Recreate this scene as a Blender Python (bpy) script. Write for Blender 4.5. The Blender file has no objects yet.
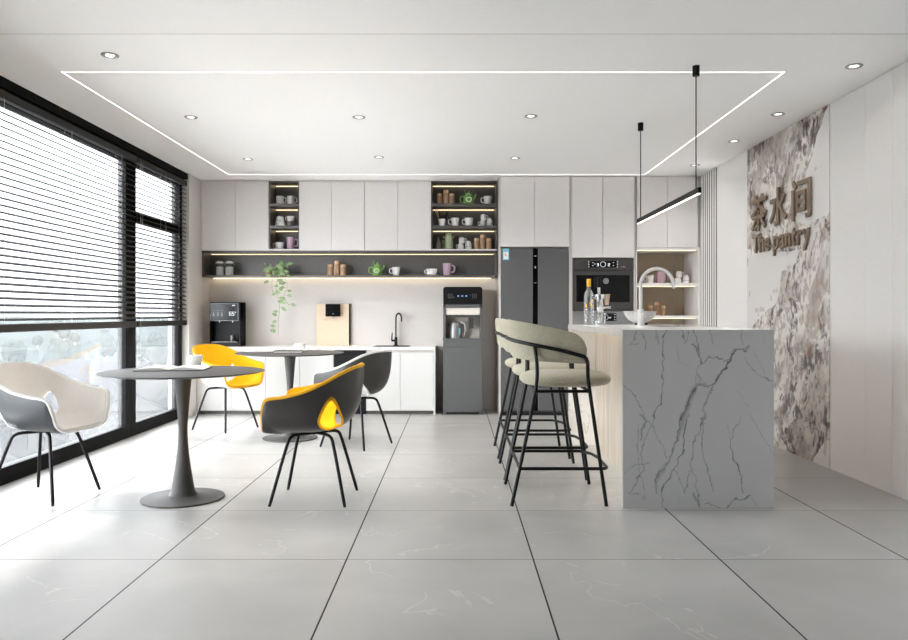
import bpy, bmesh, math, random
import numpy as np
from mathutils import Vector, Matrix
from mathutils.bvhtree import BVHTree
random.seed(7)
SC = bpy.context.scene
COL = SC.collection
PI = math.pi
H = 1.183; F = 752.0; CX = 455.0; CY = 314.0
CEIL = 2.788
DL = 28.; SKY = 25.; SUN = 3.; EXPO = 0.34; ZEN = .35; CLD = 2.0; DB = 4
def px2(x, Y): return (x-CX)/F*Y
def zz(y, Y): return H-(y-CY)/F*Y

# ------------------------------------------------------------------ materials
def mat(name, c, rough=.5, metal=0., noise=.04, nscale=30., bump=0., spec=.5, coat=0., trans=0., ior=1.45, emit=None, estr=0., alpha=1.):
    m = bpy.data.materials.new(name); m.use_nodes = True
    nt = m.node_tree; b = nt.nodes['Principled BSDF']
    if noise or bump:
        tc = nt.nodes.new('ShaderNodeTexCoord')
        n = nt.nodes.new('ShaderNodeTexNoise'); n.inputs['Scale'].default_value = nscale; n.inputs['Detail'].default_value = 3
        nt.links.new(tc.outputs['Object'], n.inputs['Vector'])
        r = nt.nodes.new('ShaderNodeValToRGB')
        lo = [max(0, v*(1-noise)) for v in c]; hi = [min(1, v*(1+noise)) for v in c]
        r.color_ramp.elements[0].position = .3; r.color_ramp.elements[1].position = .7
        r.color_ramp.elements[0].color = (*lo, 1); r.color_ramp.elements[1].color = (*hi, 1)
        nt.links.new(n.outputs['Fac'], r.inputs['Fac']); nt.links.new(r.outputs['Color'], b.inputs['Base Color'])
        if bump:
            bp = nt.nodes.new('ShaderNodeBump'); bp.inputs['Strength'].default_value = bump; bp.inputs['Distance'].default_value = .002
            nt.links.new(n.outputs['Fac'], bp.inputs['Height']); nt.links.new(bp.outputs['Normal'], b.inputs['Normal'])
    b.inputs['Base Color'].default_value = (*c, 1)
    b.inputs['Roughness'].default_value = rough; b.inputs['Metallic'].default_value = metal
    b.inputs['Specular IOR Level'].default_value = spec; b.inputs['IOR'].default_value = ior
    b.inputs['Coat Weight'].default_value = coat; b.inputs['Transmission Weight'].default_value = trans
    if emit: b.inputs['Emission Color'].default_value = (*emit, 1); b.inputs['Emission Strength'].default_value = estr
    m['nt'] = 1
    return m
def S(r, g, b):   # sRGB 0-255 -> linear
    f = lambda v: (v/255/12.92) if v/255 <= .04045 else ((v/255+.055)/1.055)**2.4
    return (f(r), f(g), f(b))

M = {}
M['cab'] = mat('cabinet_paint', S(219,215,213), .45, noise=.015)
M['cabbase'] = mat('base_cabinet_white', S(214,213,211), .4, noise=.01)
M['carcass'] = mat('cabinet_edge', S(196,190,186), .5, noise=.02)
M['wall'] = mat('wall_paint', S(196,191,187), .7, noise=.02, nscale=60)
M['wallR'] = mat('wall_panel_paint', S(249,247,246), .5, noise=.012)
M['ceil'] = mat('ceiling_paint', S(247,246,245), .8, noise=.008)
M['niche'] = mat('dark_laminate', S(82,78,75), .45, noise=.06)
M['tan'] = mat('tan_laminate', S(176,162,142), .5, noise=.04)
M['black'] = mat('black_metal', S(15,14,14), .5, spec=.2, noise=.05)
M['blackgloss'] = mat('black_glass', S(6,6,7), .16, noise=0, spec=.25)
M['blackplastic'] = mat('black_plastic', S(15,15,16), .5, noise=.04, spec=.18)
M['frame'] = mat('window_frame_black', S(13,12,12), .6, noise=.05, spec=.06)
M['slat'] = mat('blind_slat_dark', S(32,29,27), .5, noise=.1, spec=.3)
M['cord'] = mat('blind_cord', S(190,185,178), .8)
M['fridge'] = mat('fridge_grey_steel', S(92,92,92), .42, metal=.3, noise=.05, nscale=120)
M['steel'] = mat('brushed_steel', S(150,150,150), .32, metal=.8, noise=.05, nscale=80)
M['chrome'] = mat('chrome', S(215,215,215), .12, metal=1., noise=0)
M['ovengrey'] = mat('oven_dark_grey', S(66,64,63), .35, metal=.3, noise=.04)
M['tabletop'] = mat('table_grey_lacquer', S(72,70,69), .5, noise=.03, spec=.12)
M['white'] = mat('white_ceramic', S(250,249,247), .18, noise=.01)
M['whitemetal'] = mat('white_enamel', S(222,221,219), .25, noise=.01)
M['creamfab'] = mat('cream_fabric', S(231,226,221), .9, noise=.06, nscale=160, bump=.3)
M['yellowfab'] = mat('yellow_fabric', S(255,204,4), .75, noise=.04, nscale=160, bump=.2)
M['yellowpipe'] = mat('yellow_piping', S(240,176,8), .6, noise=.04)
M['charshell'] = mat('charcoal_shell', S(52,50,49), .33, noise=.08, nscale=60)
M['greyshell'] = mat('grey_shell', S(42,43,45), .4, spec=.3, noise=.05)
M['whiteshell'] = mat('white_shell', S(215,216,217), .25, noise=.02)
M['whitepipe'] = mat('white_piping', S(235,234,232), .5, noise=.02)
M['greyfab'] = mat('light_grey_fabric', S(176,176,176), .9, noise=.06, nscale=160, bump=.3)
M['olive'] = mat('olive_velvet', S(166,160,140), .85, noise=.1, nscale=90, bump=.25)
M['olive'].node_tree.nodes['Principled BSDF'].inputs['Sheen Weight'].default_value = .15
M['lilac'] = mat('lilac_ceramic', S(190,160,178), .3, noise=.03)
M['mauve'] = mat('mauve_ceramic', S(170,140,150), .3, noise=.03)
M['paleceram'] = mat('pale_grey_ceramic', S(228,226,226), .3, noise=.02)
M['greenc'] = mat('green_ceramic', S(112,154,76), .3, noise=.08)
M['sage'] = mat('sage_green_enamel', S(158,166,132), .4, noise=.04)
M['woodcan'] = mat('brown_wood_grain', S(166,132,104), .55, noise=.12, nscale=14)
M['woodlid'] = mat('pale_wood_grain', S(206,170,134), .55, noise=.1, nscale=14)
M['terra'] = mat('terracotta', S(168,128,108), .75, noise=.08)
M['leaf'] = mat('pothos_leaf', S(104,124,82), .5, noise=.4, nscale=25)
M['stem'] = mat('plant_stem', S(92,100,58), .6)
M['greybottle'] = mat('grey_stoneware', S(120,112,112), .4)
def thin_glass(name, tint, k, g):
    m = bpy.data.materials.new(name); m.use_nodes = True; nt = m.node_tree; N = nt.nodes.new; L = nt.links.new
    nt.nodes.remove(nt.nodes['Principled BSDF'])
    t = N('ShaderNodeBsdfTransparent'); t.inputs[0].default_value = (*tint, 1)
    gl = N('ShaderNodeBsdfGlossy'); gl.inputs['Roughness'].default_value = .05
    lw = N('ShaderNodeLayerWeight'); lw.inputs[0].default_value = .5
    p = N('ShaderNodeMath'); p.operation = 'POWER'; p.inputs[1].default_value = 2.2; L(lw.outputs['Facing'], p.inputs[0])
    q = N('ShaderNodeMath'); q.operation = 'MULTIPLY_ADD'; q.inputs[1].default_value = g; q.inputs[2].default_value = k; L(p.outputs[0], q.inputs[0])
    mx = N('ShaderNodeMixShader'); L(q.outputs[0], mx.inputs[0]); L(t.outputs[0], mx.inputs[1]); L(gl.outputs[0], mx.inputs[2]); L(mx.outputs[0], nt.nodes['Material Output'].inputs[0]); return m
M['jarglass'] = thin_glass('jar_glass', (.96, .97, .97), .04, .5)
M['glass'] = thin_glass('bottle_glass', (.95, .96, .96), .16, .9)
M['jarfill'] = mat('white_sugar', S(225,222,218), .8, noise=.05, nscale=200)
M['beige'] = mat('beige_panel', S(214,192,168), .45, noise=.02)
M['floorrear'] = mat('rear_wall_paint', S(120,110,102), .7)
M['page'] = mat('paper', S(225,223,220), .8, noise=.06, nscale=22)
M['print'] = mat('printed_page', S(70,70,72), .5, noise=.5, nscale=18)
M['bronze'] = mat('bronze_letters', S(116,98,80), .45, metal=.1, noise=.04)
M['label'] = mat('energy_label_blue', S(120,190,214), .6, noise=0)
M['labelw'] = mat('energy_label_white', S(235,238,236), .6, noise=0)
M['labelo'] = mat('energy_label_bars', S(226,150,70), .6, noise=.2, nscale=150)
M['yellowcap'] = mat('yellow_cap', S(245,180,20), .35)
M['bowl'] = mat('grey_stone_bowl', S(196,195,193), .5, noise=.1, nscale=40)
M['creamcer'] = mat('cream_ceramic', S(205,182,156), .4)
M['darkgap'] = mat('dark_gap', S(10,10,10), .7, noise=0)
M['silverniche'] = mat('silver_niche', S(228,219,209), .4, metal=.0, noise=.02)
def emis(name, c, s):
    m = bpy.data.materials.new(name); m.use_nodes = True; nt = m.node_tree
    nt.nodes.remove(nt.nodes['Principled BSDF']); e = nt.nodes.new('ShaderNodeEmission')
    e.inputs[0].default_value = (*c, 1); e.inputs[1].default_value = s
    nt.links.new(e.outputs[0], nt.nodes['Material Output'].inputs[0]); return m
M['warmled'] = emis('warm_led', (1., .80, .52), 16.)
M['nicheled'] = emis('warm_niche_led', (1., .78, .48), 8.)
M['islandled'] = emis('soft_island_led', (1., .90, .76), 5.)
M['coolled'] = emis('white_led', (1., .98, .95), 2.6)
M['pendled'] = emis('pendant_led', (1., .97, .93), 5.)
M['spotled'] = emis('downlight_lamp', (1., .96, .9), 14.)
M['dispwhite'] = emis('display_digits', (.9, .95, 1.), 1.2)
M['dispblue'] = emis('display_blue', (.35, .6, 1.), 1.2)

# window glass: faint reflection, passes light, translucent veil imitates mist over the view
def glass_pane():
    m = bpy.data.materials.new('window_glass'); m.use_nodes = True; nt = m.node_tree
    nt.nodes.remove(nt.nodes['Principled BSDF'])
    t = nt.nodes.new('ShaderNodeBsdfTransparent'); t.inputs[0].default_value = (.97, .98, .98, 1)
    g = nt.nodes.new('ShaderNodeBsdfGlossy'); g.inputs['Roughness'].default_value = .02
    tl = nt.nodes.new('ShaderNodeBsdfTranslucent'); tl.inputs[0].default_value = (.95, .97, 1., 1)
    lg = nt.nodes.new('ShaderNodeLayerWeight'); lg.inputs[0].default_value = .5; pw = nt.nodes.new('ShaderNodeMath'); pw.operation = 'POWER'; pw.inputs[1].default_value = 5.; nt.links.new(lg.outputs['Facing'], pw.inputs[0]); lw = nt.nodes.new('ShaderNodeMath'); lw.operation = 'MULTIPLY_ADD'; lw.inputs[1].default_value = .45; lw.inputs[2].default_value = .02; nt.links.new(pw.outputs[0], lw.inputs[0])
    mx = nt.nodes.new('ShaderNodeMixShader'); m2 = nt.nodes.new('ShaderNodeMixShader'); m2.inputs[0].default_value = .03
    nt.links.new(t.outputs[0], m2.inputs[1]); nt.links.new(tl.outputs[0], m2.inputs[2])
    nt.links.new(lw.outputs[0], mx.inputs[0]); nt.links.new(m2.outputs[0], mx.inputs[1]); nt.links.new(g.outputs[0], mx.inputs[2])
    nt.links.new(mx.outputs[0], nt.nodes['Material Output'].inputs[0]); return m
M['pane'] = glass_pane()

# floor tiles 0.9 m
def floor_mat():
    m = bpy.data.materials.new('grey_stone_tiles'); m.use_nodes = True; nt = m.node_tree; b = nt.nodes['Principled BSDF']
    N = nt.nodes.new; L = nt.links.new
    g = N('ShaderNodeNewGeometry'); sx = N('ShaderNodeSeparateXYZ'); L(g.outputs['Position'], sx.inputs[0])
    def math_(op, a, bb=None, c=None):
        n = N('ShaderNodeMath'); n.operation = op
        for i, v in enumerate((a, bb, c)):
            if v is None: continue
            if isinstance(v, (int, float)): n.inputs[i].default_value = v
            else: L(v, n.inputs[i])
        return n.outputs[0]
    def seam(coord, off, w):
        a = math_('ADD', coord, -off+90.0); a = math_('DIVIDE', a, .9); fr = math_('FRACT', a)
        d = math_('ABSOLUTE', math_('SUBTRACT', fr, .5))            # .5 at seam
        return math_('GREATER_THAN', d, .5-w/.9/2), math_('FLOOR', a)
    s1, i1 = seam(sx.outputs['X'], -.5226, .0075)
    s2, i2 = seam(sx.outputs['Y'], 3.624, .0045)
    cid = math_('ADD', math_('MULTIPLY', i1, 7.13), math_('MULTIPLY', i2, 3.71))
    cmb = N('ShaderNodeCombineXYZ'); L(cid, cmb.inputs[2])
    va = N('ShaderNodeVectorMath'); va.operation = 'ADD'; L(g.outputs['Position'], va.inputs[0]); L(cmb.outputs[0], va.inputs[1])
    n1 = N('ShaderNodeTexNoise'); n1.inputs['Scale'].default_value = 1.6; n1.inputs['Detail'].default_value = 7; n1.inputs['Distortion'].default_value = .6; L(va.outputs[0], n1.inputs['Vector'])
    # thin pale veins where a warped noise crosses one half
    n2 = N('ShaderNodeTexNoise'); n2.inputs['Scale'].default_value = 1.15; n2.inputs['Detail'].default_value = 5; n2.inputs['Distortion'].default_value = 1.2; L(va.outputs[0], n2.inputs['Vector'])
    ve = math_('ABSOLUTE', math_('SUBTRACT', n2.outputs['Fac'], .56))
    vr = N('ShaderNodeMapRange'); vr.inputs[1].default_value = 0; vr.inputs[2].default_value = .008; vr.inputs[3].default_value = 1; vr.inputs[4].default_value = 0; L(ve, vr.inputs[0])
    n3 = N('ShaderNodeTexNoise'); n3.inputs['Scale'].default_value = 2.3; L(va.outputs[0], n3.inputs['Vector'])
    vm = math_('MULTIPLY', vr.outputs[0], math_('MULTIPLY', math_('GREATER_THAN', n3.outputs['Fac'], .52), .30))
    r = N('ShaderNodeValToRGB'); r.color_ramp.elements[0].position = .3; r.color_ramp.elements[1].position = .72
    r.color_ramp.elements[0].color = (*S(153,151,148), 1); r.color_ramp.elements[1].color = (*S(171,169,166), 1); L(n1.outputs['Fac'], r.inputs[0])
    mx = N('ShaderNodeMixRGB'); L(vm, mx.inputs[0]); L(r.outputs[0], mx.inputs[1]); mx.inputs[2].default_value = (*S(214,212,208), 1)
    m1 = N('ShaderNodeMixRGB'); L(s2, m1.inputs[0]); L(mx.outputs[0], m1.inputs[1]); m1.inputs[2].default_value = (*S(70,68,66), 1)
    m2 = N('ShaderNodeMixRGB'); L(s1, m2.inputs[0]); L(m1.outputs[0], m2.inputs[1]); m2.inputs[2].default_value = (*S(24,22,21), 1)
    L(m2.outputs[0], b.inputs['Base Color'])
    rr = math_('MULTIPLY_ADD', n1.outputs['Fac'], .14, .30); rr = math_('ADD', rr, math_('MULTIPLY', math_('MAXIMUM', s1, s2), .4)); L(rr, b.inputs['Roughness'])
    b.inputs['Specular IOR Level'].default_value = .3
    return m
M['floor'] = floor_mat()

def attr_mat(name, rough=.3, coat=0.):
    m = bpy.data.materials.new(name); m.use_nodes = True; nt = m.node_tree; b = nt.nodes['Principled BSDF']
    a = nt.nodes.new('ShaderNodeAttribute'); a.attribute_name = 'stone'
    nt.links.new(a.outputs['Color'], b.inputs['Base Color']); b.inputs['Roughness'].default_value = rough; return m
M['marblefront'] = attr_mat('white_marble_long_grey_veins', .35)
M['marblewall'] = attr_mat('brown_veined_marble', .25)

def marble_mat(name, base, vein, scale=1.6, w=.02, rough=.25):
    m = bpy.data.materials.new(name); m.use_nodes = True; nt = m.node_tree; b = nt.nodes['Principled BSDF']; N = nt.nodes.new; L = nt.links.new
    tc = N('ShaderNodeTexCoord'); n = N('ShaderNodeTexNoise'); n.inputs['Scale'].default_value = scale; n.inputs['Detail'].default_value = 6; n.inputs['Distortion'].default_value = .9
    L(tc.outputs['Object'], n.inputs['Vector'])
    s = N('ShaderNodeMath'); s.operation = 'SUBTRACT'; s.inputs[1].default_value = .5; L(n.outputs['Fac'], s.inputs[0])
    a = N('ShaderNodeMath'); a.operation = 'ABSOLUTE'; L(s.outputs[0], a.inputs[0])
    r = N('ShaderNodeValToRGB'); r.color_ramp.elements[0].position = 0; r.color_ramp.elements[1].position = w
    r.color_ramp.elements[0].color = (*vein, 1); r.color_ramp.elements[1].color = (*base, 1); L(a.outputs[0], r.inputs[0])
    L(r.outputs[0], b.inputs['Base Color']); b.inputs['Roughness'].default_value = rough; return m
M['marble'] = marble_mat('white_marble', S(232,230,227), S(206,203,200), 1.7, .010)
def wood_mat():
    m = bpy.data.materials.new('pale_wood_panel'); m.use_nodes = True; nt = m.node_tree; b = nt.nodes['Principled BSDF']; N = nt.nodes.new; L = nt.links.new
    tc = N('ShaderNodeTexCoord'); mp = N('ShaderNodeMapping'); mp.inputs['Scale'].default_value = (9, 9, .7); L(tc.outputs['Object'], mp.inputs[0])
    n = N('ShaderNodeTexNoise'); n.inputs['Scale'].default_value = 2.2; n.inputs['Detail'].default_value = 5; n.inputs['Distortion'].default_value = .4; L(mp.outputs[0], n.inputs['Vector'])
    r = N('ShaderNodeValToRGB'); r.color_ramp.elements[0].position = .35; r.color_ramp.elements[1].position = .65
    r.color_ramp.elements[0].color = (*S(206,190,172), 1); r.color_ramp.elements[1].color = (*S(226,214,200), 1); L(n.outputs['Fac'], r.inputs[0])
    L(r.outputs[0], b.inputs['Base Color']); b.inputs['Roughness'].default_value = .45; return m
M['wood'] = wood_mat()

# ------------------------------------------------------------------ mesh builder
class MB:
    def __init__(s): s.v = []; s.f = []; s.sm = []
    def add(s, v, f, smooth=False):
        o = len(s.v); s.v += [tuple(p) for p in v]; s.f += [tuple(i+o for i in q) for q in f]; s.sm += [smooth]*len(f); return s
    def bm(s, bm, smooth=False):
        bm.verts.ensure_lookup_table(); bm.verts.index_update()
        s.add([v.co[:] for v in bm.verts], [[v.index for v in f.verts] for f in bm.faces], smooth); bm.free(); return s
    def box(s, x0, x1, y0, y1, z0, z1, bev=0., seg=2, rot=None, about=None):
        bm = bmesh.new(); bmesh.ops.create_cube(bm, size=1)
        for v in bm.verts: v.co = Vector(((x0+x1)/2+v.co.x*(x1-x0), (y0+y1)/2+v.co.y*(y1-y0), (z0+z1)/2+v.co.z*(z1-z0)))
        if bev: bmesh.ops.bevel(bm, geom=bm.edges[:], offset=bev, segments=seg, profile=.5, affect='EDGES')
        if rot is not None:
            c = Vector(about) if about else Vector(((x0+x1)/2, (y0+y1)/2, (z0+z1)/2))
            for v in bm.verts: v.co = c + rot @ (v.co-c)
        return s.bm(bm, False)
    def lathe(s, prof, c=(0, 0, 0), n=32, smooth=True, caps=True, sx=1., sy=1.):
        v = []; f = []; k = len(prof)
        for i in range(n):
            a = 2*PI*i/n
            for r, z in prof: v.append((c[0]+r*math.cos(a)*sx, c[1]+r*math.sin(a)*sy, c[2]+z))
        for i in range(n):
            j = (i+1) % n
            for q in range(k-1): f.append((i*k+q, j*k+q, j*k+q+1, i*k+q+1))
        if caps:
            if prof[0][0] > 1e-5: f.append(tuple(i*k for i in range(n))[::-1])
            if prof[-1][0] > 1e-5: f.append(tuple(i*k+k-1 for i in range(n)))
        return s.add(v, f, smooth)
    def tube(s, pts, r, n=12, closed=False, smooth=True):
        P = [Vector(p) for p in pts]; m = len(P); R = r if isinstance(r, (list, tuple)) else [r]*m
        T = []
        for i in range(m):
            a = P[i-1] if (i > 0 or closed) else P[i]; b = P[(i+1) % m] if (i < m-1 or closed) else P[i]
            T.append((b-a).normalized())
        up = Vector((0, 0, 1)) if abs(T[0].z) < .9 else Vector((1, 0, 0))
        u = (up - T[0]*up.dot(T[0])).normalized(); v = []; f = []
        for i in range(m):
            u = (u - T[i]*u.dot(T[i])).normalized(); w = T[i].cross(u)
            for k in range(n):
                a = 2*PI*k/n; v.append(P[i]+(u*math.cos(a)+w*math.sin(a))*R[i])
        for i in range(m if closed else m-1):
            j = (i+1) % m
            for k in range(n): f.append((i*n+k, i*n+(k+1) % n, j*n+(k+1) % n, j*n+k))
        if not closed: f.append(tuple(range(n))[::-1]); f.append(tuple((m-1)*n+k for k in range(n)))
        return s.add(v, f, smooth)
    def prism(s, poly, y0, y1, axis='Y', smooth=False):
        n = len(poly); v = []
        for y in (y0, y1):
            for a, b in poly: v.append({'Y': (a, y, b), 'X': (y, a, b), 'Z': (a, b, y)}[axis])
        f = [tuple(range(n)), tuple(range(n, 2*n))[::-1]] + [(i, (i+1) % n, (i+1) % n+n, i+n) for i in range(n)]
        return s.add(v, f, smooth)
    def grid(s, rows, closed_u=False, smooth=True):
        nu = len(rows); nv = len(rows[0]); v = [p for r in rows for p in r]; f = []
        for i in range(nu if closed_u else nu-1):
            j = (i+1) % nu
            for k in range(nv-1): f.append((i*nv+k, j*nv+k, j*nv+k+1, i*nv+k+1))
        return s.add(v, f, smooth)
    def mesh(s, name):
        me = bpy.data.meshes.new(name); me.from_pydata(s.v, [], s.f)
        bm = bmesh.new(); bm.from_mesh(me); bmesh.ops.recalc_face_normals(bm, faces=bm.faces[:]); bm.to_mesh(me); bm.free()
        me.polygons.foreach_set('use_smooth', s.sm)
        if any(s.sm):
            try: me.set_sharp_from_angle(angle=R(42))
            except Exception: pass
        return me
def R(d): return d*PI/180
def smoothpath(pts, it=2):
    P = [Vector(p) for p in pts]
    for _ in range(it):
        Q = [P[0]]
        for a, b in zip(P, P[1:]): Q += [a*.75+b*.25, a*.25+b*.75]
        Q.append(P[-1]); P = Q
    return P

def obj(name, mb, m, parent=None, world=False, loc=None):
    me = mb if isinstance(mb, bpy.types.Mesh) else mb.mesh(name)
    if m is not None:
        me.materials.clear(); me.materials.append(M[m] if isinstance(m, str) else m)
    o = bpy.data.objects.new(name, me); COL.objects.link(o)
    if world:                                # mesh given in world coordinates, parent unrotated
        root = parent; off = Vector((0, 0, 0))
        while root is not None: off += root.location; root = root.parent
        if parent is None:
            xs = [v.co for v in me.vertices]
            off = Vector(((min(c.x for c in xs)+max(c.x for c in xs))/2, (min(c.y for c in xs)+max(c.y for c in xs))/2, min(c.z for c in xs)))
            o.location = off
        me.transform(Matrix.Translation(-off))
    if loc is not None: o.location = loc
    if parent: o.parent = parent
    return o
def thing(name, label, cat, loc=(0, 0, 0), rz=0., group=None):
    o = bpy.data.objects.new(name, None); COL.objects.link(o); o.empty_display_size = .05
    o.location = loc; o.rotation_euler = (0, 0, rz); o['label'] = label; o['category'] = cat
    if group: o['group'] = group
    return o
def tag(o, label, cat, group=None, kind=None):
    o['label'] = label; o['category'] = cat
    if group: o['group'] = group
    if kind: o['kind'] = kind
    return o
def struct(name, mb, m):
    o = obj(name, mb, m, None, world=True); o['kind'] = 'structure'; return o
def dup(root, loc, rz=0., label=None, group=None, parent=None, scale=None, mats=None):
    r = root.copy(); COL.objects.link(r); r.location = loc; r.rotation_euler = (0, 0, rz)
    if label: r['label'] = label
    if group: r['group'] = group
    if scale: r.scale = (scale,)*3
    def rec(src, dst):
        for ch in list(src.children):
            c = ch.copy(); COL.objects.link(c); c.parent = dst; rec(ch, c)
    rec(root, r)
    return r
# ================================================================== setting
XL = -3.04; XR = 2.866; YB = 9.31; YR = -1.6
struct('floor', MB().box(-3.30, 3.0, YR, 9.45, -.12, 0), 'floor')
struct('ceiling', MB().box(-3.30, 3.0, YR, 9.45, CEIL, CEIL+.12), 'ceil')
struct('wall_back', MB().box(-3.2, 3.0, YB, YB+.12, 0, CEIL), 'wall')
struct('wall_rear', MB().box(-3.2, 3.0, YR-.12, YR, 0, CEIL), 'floorrear')
struct('wall_left_pier', MB().box(-3.28, XL, 8.60, YB, 0, CEIL), 'wall')['kind'] = 'structure'
struct('wall_left', MB().box(-3.28, XL, YR, 2.9, 0, CEIL), 'wall')
# right wall made of tall painted panels with fine joints
b = MB(); ys = [YR]+[5.747-.167-.325*k for k in range(22)][::-1][1:]
ys = sorted([y for y in [5.257-.325*k for k in range(-0, 21)] if y > YR+.1]+[YR, 5.747, 7.356, 8.226, 9.31])
for y0, y1 in zip(ys, ys[1:]):
    b.box(XR, XR+.1, y0+.0012, y1-.0012, 0, CEIL, .0012, 1)
b.box(XR+.012, XR+.13, YR, YB, 0, CEIL)
struct('wall_right', b, 'wallR')
# fine joint in the ceiling board
struct('trim_1', MB().box(XL, XR, 4.307, 4.311, CEIL-.0012, CEIL+.001), 'wall')

# window wall: dark head board, frames and glass
struct('trim_2', MB().box(-3.26, -3.055, 2.901, 8.599, 2.72, CEIL, .002, 1), 'frame')
def window(n, y0, y1, transom=None):
    f = MB(); x0, x1 = -3.20, -3.12
    f.box(x0, x1, y0, y1, 0, .12, .003, 1); f.box(x0, x1, y0, y1, 2.64, 2.72, .003, 1)
    f.box(x0, x1, y0, y0+.11, .12, 2.64, .003, 1); f.box(x0, x1, y1-.11, y1, .12, 2.64, .003, 1)
    if transom: f.box(x0, x1, y0+.11, y1-.11, transom-.05, transom+.05, .003, 1)
    w = thing('window_%d' % n, 'x', 'window', ((x0+x1)/2, (y0+y1)/2, 0))
    del w['label']; del w['category']; w['kind'] = 'structure'
    a = obj('window_frame', f, 'frame', w, world=True)
    g = MB().box(-3.166, -3.158, y0+.10, y1-.10, .11, 2.65)
    p = obj('window_pane', g, 'pane', w, world=True)
    return w
window(1, 4.75, 7.245); window(2, 7.245, 8.595, 2.14); window(3, 2.9, 4.75)

# venetian blinds
def blind(label, y0, y1, cords):
    t = thing('venetian_blind', label, 'blind', (-3.085, (y0+y1)/2, 1.05), 0, 'dark venetian blinds on the windows')
    obj('headrail', MB().box(-3.112, -3.058, y0, y1, 2.645, 2.700, .004, 2), 'slat', t, world=True)
    sl = MB(); zb = 1.150; n = 31; rot = Matrix.Rotation(R(-22), 3, 'Y')   # outer edge raised
    for k in range(n):
        z = zb+k*.0485
        # gently crowned slat
        rows = []
        for y in (y0, y1):
            ring = []
            for i in range(7):
                u = -1+2*i/6; ring.append((u*.025, .0045-.0070*u*u))
            prof = ring+[(a, bb-.0030) for a, bb in ring[::-1]]
            pts = []
            for a, bb in prof:
                q = Matrix.Rotation(R(22), 3, 'Y') @ Vector((a, 0, bb)); pts.append((-3.085+q.x, y, z+q.z))
            rows.append(pts+[pts[0]])
        sl.grid(rows, smooth=False)
    obj('slats', sl, 'slat', t, world=True)
    obj('bottom_rail', MB().box(-3.112, -3.058, y0, y1, 1.056, 1.114, .006, 2), 'slat', t, world=True)
    for y in cords:
        c = MB()
        for x in (-3.112, -3.056): c.tube([(x, y, 1.11), (x, y, 2.65)], .0012, 6)
        obj('ladder_cord', c, 'cord', t, world=True)
    obj('pull_cord', MB().tube([(-3.05, y0+.05, .74), (-3.05, y0+.05, 2.66)], .0016, 6).lathe([(0, -.03), (.005, -.028), (.004, 0), (0, .001)], (-3.05, y0+.05, .74), 10), 'cord', t, world=True)
    return t
blind('wide dark venetian blind lowered halfway over the near window', 4.755, 7.235, [5.1, 6.0, 6.9])
WY3 = 2.9
blind('dark venetian blind over the window nearest the camera, mostly outside the picture', WY3+.02, 4.745, [3.1, 3.9, 4.6])
blind('narrow dark venetian blind beside the back wall', 7.252, 8.585, [7.36, 7.95, 8.48])

struct('bounce_slab', MB().box(-6.1, -3.32, -1, 9.6, -1.15, -1.0), 'ceil')   # unseen pale slab added below the windows to bounce daylight onto the ceiling

# ------------------------------------------------------------------ ceiling lights
b = MB()
for a in ((-2.606, 2.185, 4.985, 4.994), (-2.606, 2.185, 8.650, 8.660), (-2.610, -2.602, 4.982, 8.662), (2.181, 2.189, 4.982, 8.662)):
    b.box(a[0], a[1], a[2], a[3], CEIL-.0015, CEIL+.002)
tag(obj('ceiling_light_line', b, 'coolled', None, world=True), 'thin white rectangular light line set into the ceiling', 'light')
dl = [(110,55,'above the near window blind'), (191,117,'second nearest the window on the left side'), (359,117,'middle of the ceiling, left of centre'), (531,116,'mid ceiling, right of centre, left of the pendant wires'),
      (854,66,'nearest the camera on the right'), (248,159,'near the back above the left wall cabinets'), (379,157,'near the back above the middle wall cabinets'), (515,158,'near the back above the fridge cabinet'),
      (778,114,'above the marble wall panel'), (734,141,'at the far corner of the marble wall panel'), (695,165,'by the fluted panel in the back corner')]
proto = None
for x, y, where in dl:
    Y = 1.605*F/(CY-y); X = (x-CX)/F*Y
    lab = 'small round recessed ceiling downlight '+where
    if proto is None:
        proto = thing('ceiling_downlight', lab, 'downlight', (X, Y, CEIL), 0, 'recessed ceiling downlights')
        obj('trim_ring', MB().lathe([(.036, -.001), (.037, -.005), (.050, -.006), (.053, -.003), (.053, .0)], (0, 0, 0), 36), 'steel', proto)
        obj('baffle', MB().lathe([(.0365, -.0045), (.030, -.003), (.026, -.001)], (0, 0, 0), 36, caps=False), 'chrome', proto)
        obj('lamp', MB().lathe([(0, -.0025), (.027, -.0025), (.027, -.0005), (0, -.0005)], (0, 0, 0), 24), 'spotled', proto)
    else: dup(proto, (X, Y, CEIL), 0, lab)
    l = bpy.data.lights.new('spot', 'SPOT'); l.energy = DL*(.22 if X > 2.0 and Y < 8 else 1.); l.spot_size = R(128); l.spot_blend = .9; l.color = (1., .95, .88); l.shadow_soft_size = .03
    o = bpy.data.objects.new('downlight_lamp', l); COL.objects.link(o); o.location = (X, Y, CEIL-.02)

# linear pendant above the island
t = thing('linear_pendant_light', 'thin black linear pendant light hung on two wires above the island', 'pendant light', (1.56, 5.59, CEIL))
obj('light_bar', MB().box(1.549, 1.571, 4.79, 6.42, 1.955, 1.992, .003, 2), 'black', t, world=True)
obj('diffuser', MB().box(1.552, 1.568, 4.80, 6.41, 1.951, 1.9549), 'pendled', t, world=True)
for Y in (4.867, 6.32):
    c = obj('ceiling_canopy', MB().lathe([(0, -.065), (.021, -.065), (.023, -.062), (.023, 0), (0, 0)], (1.56, Y, CEIL), 24), 'black', t, world=True)
    obj('wire', MB().tube([(1.56, Y, 1.985), (1.56, Y, CEIL-.07)], .004, 8), 'black', t, world=True)

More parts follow.
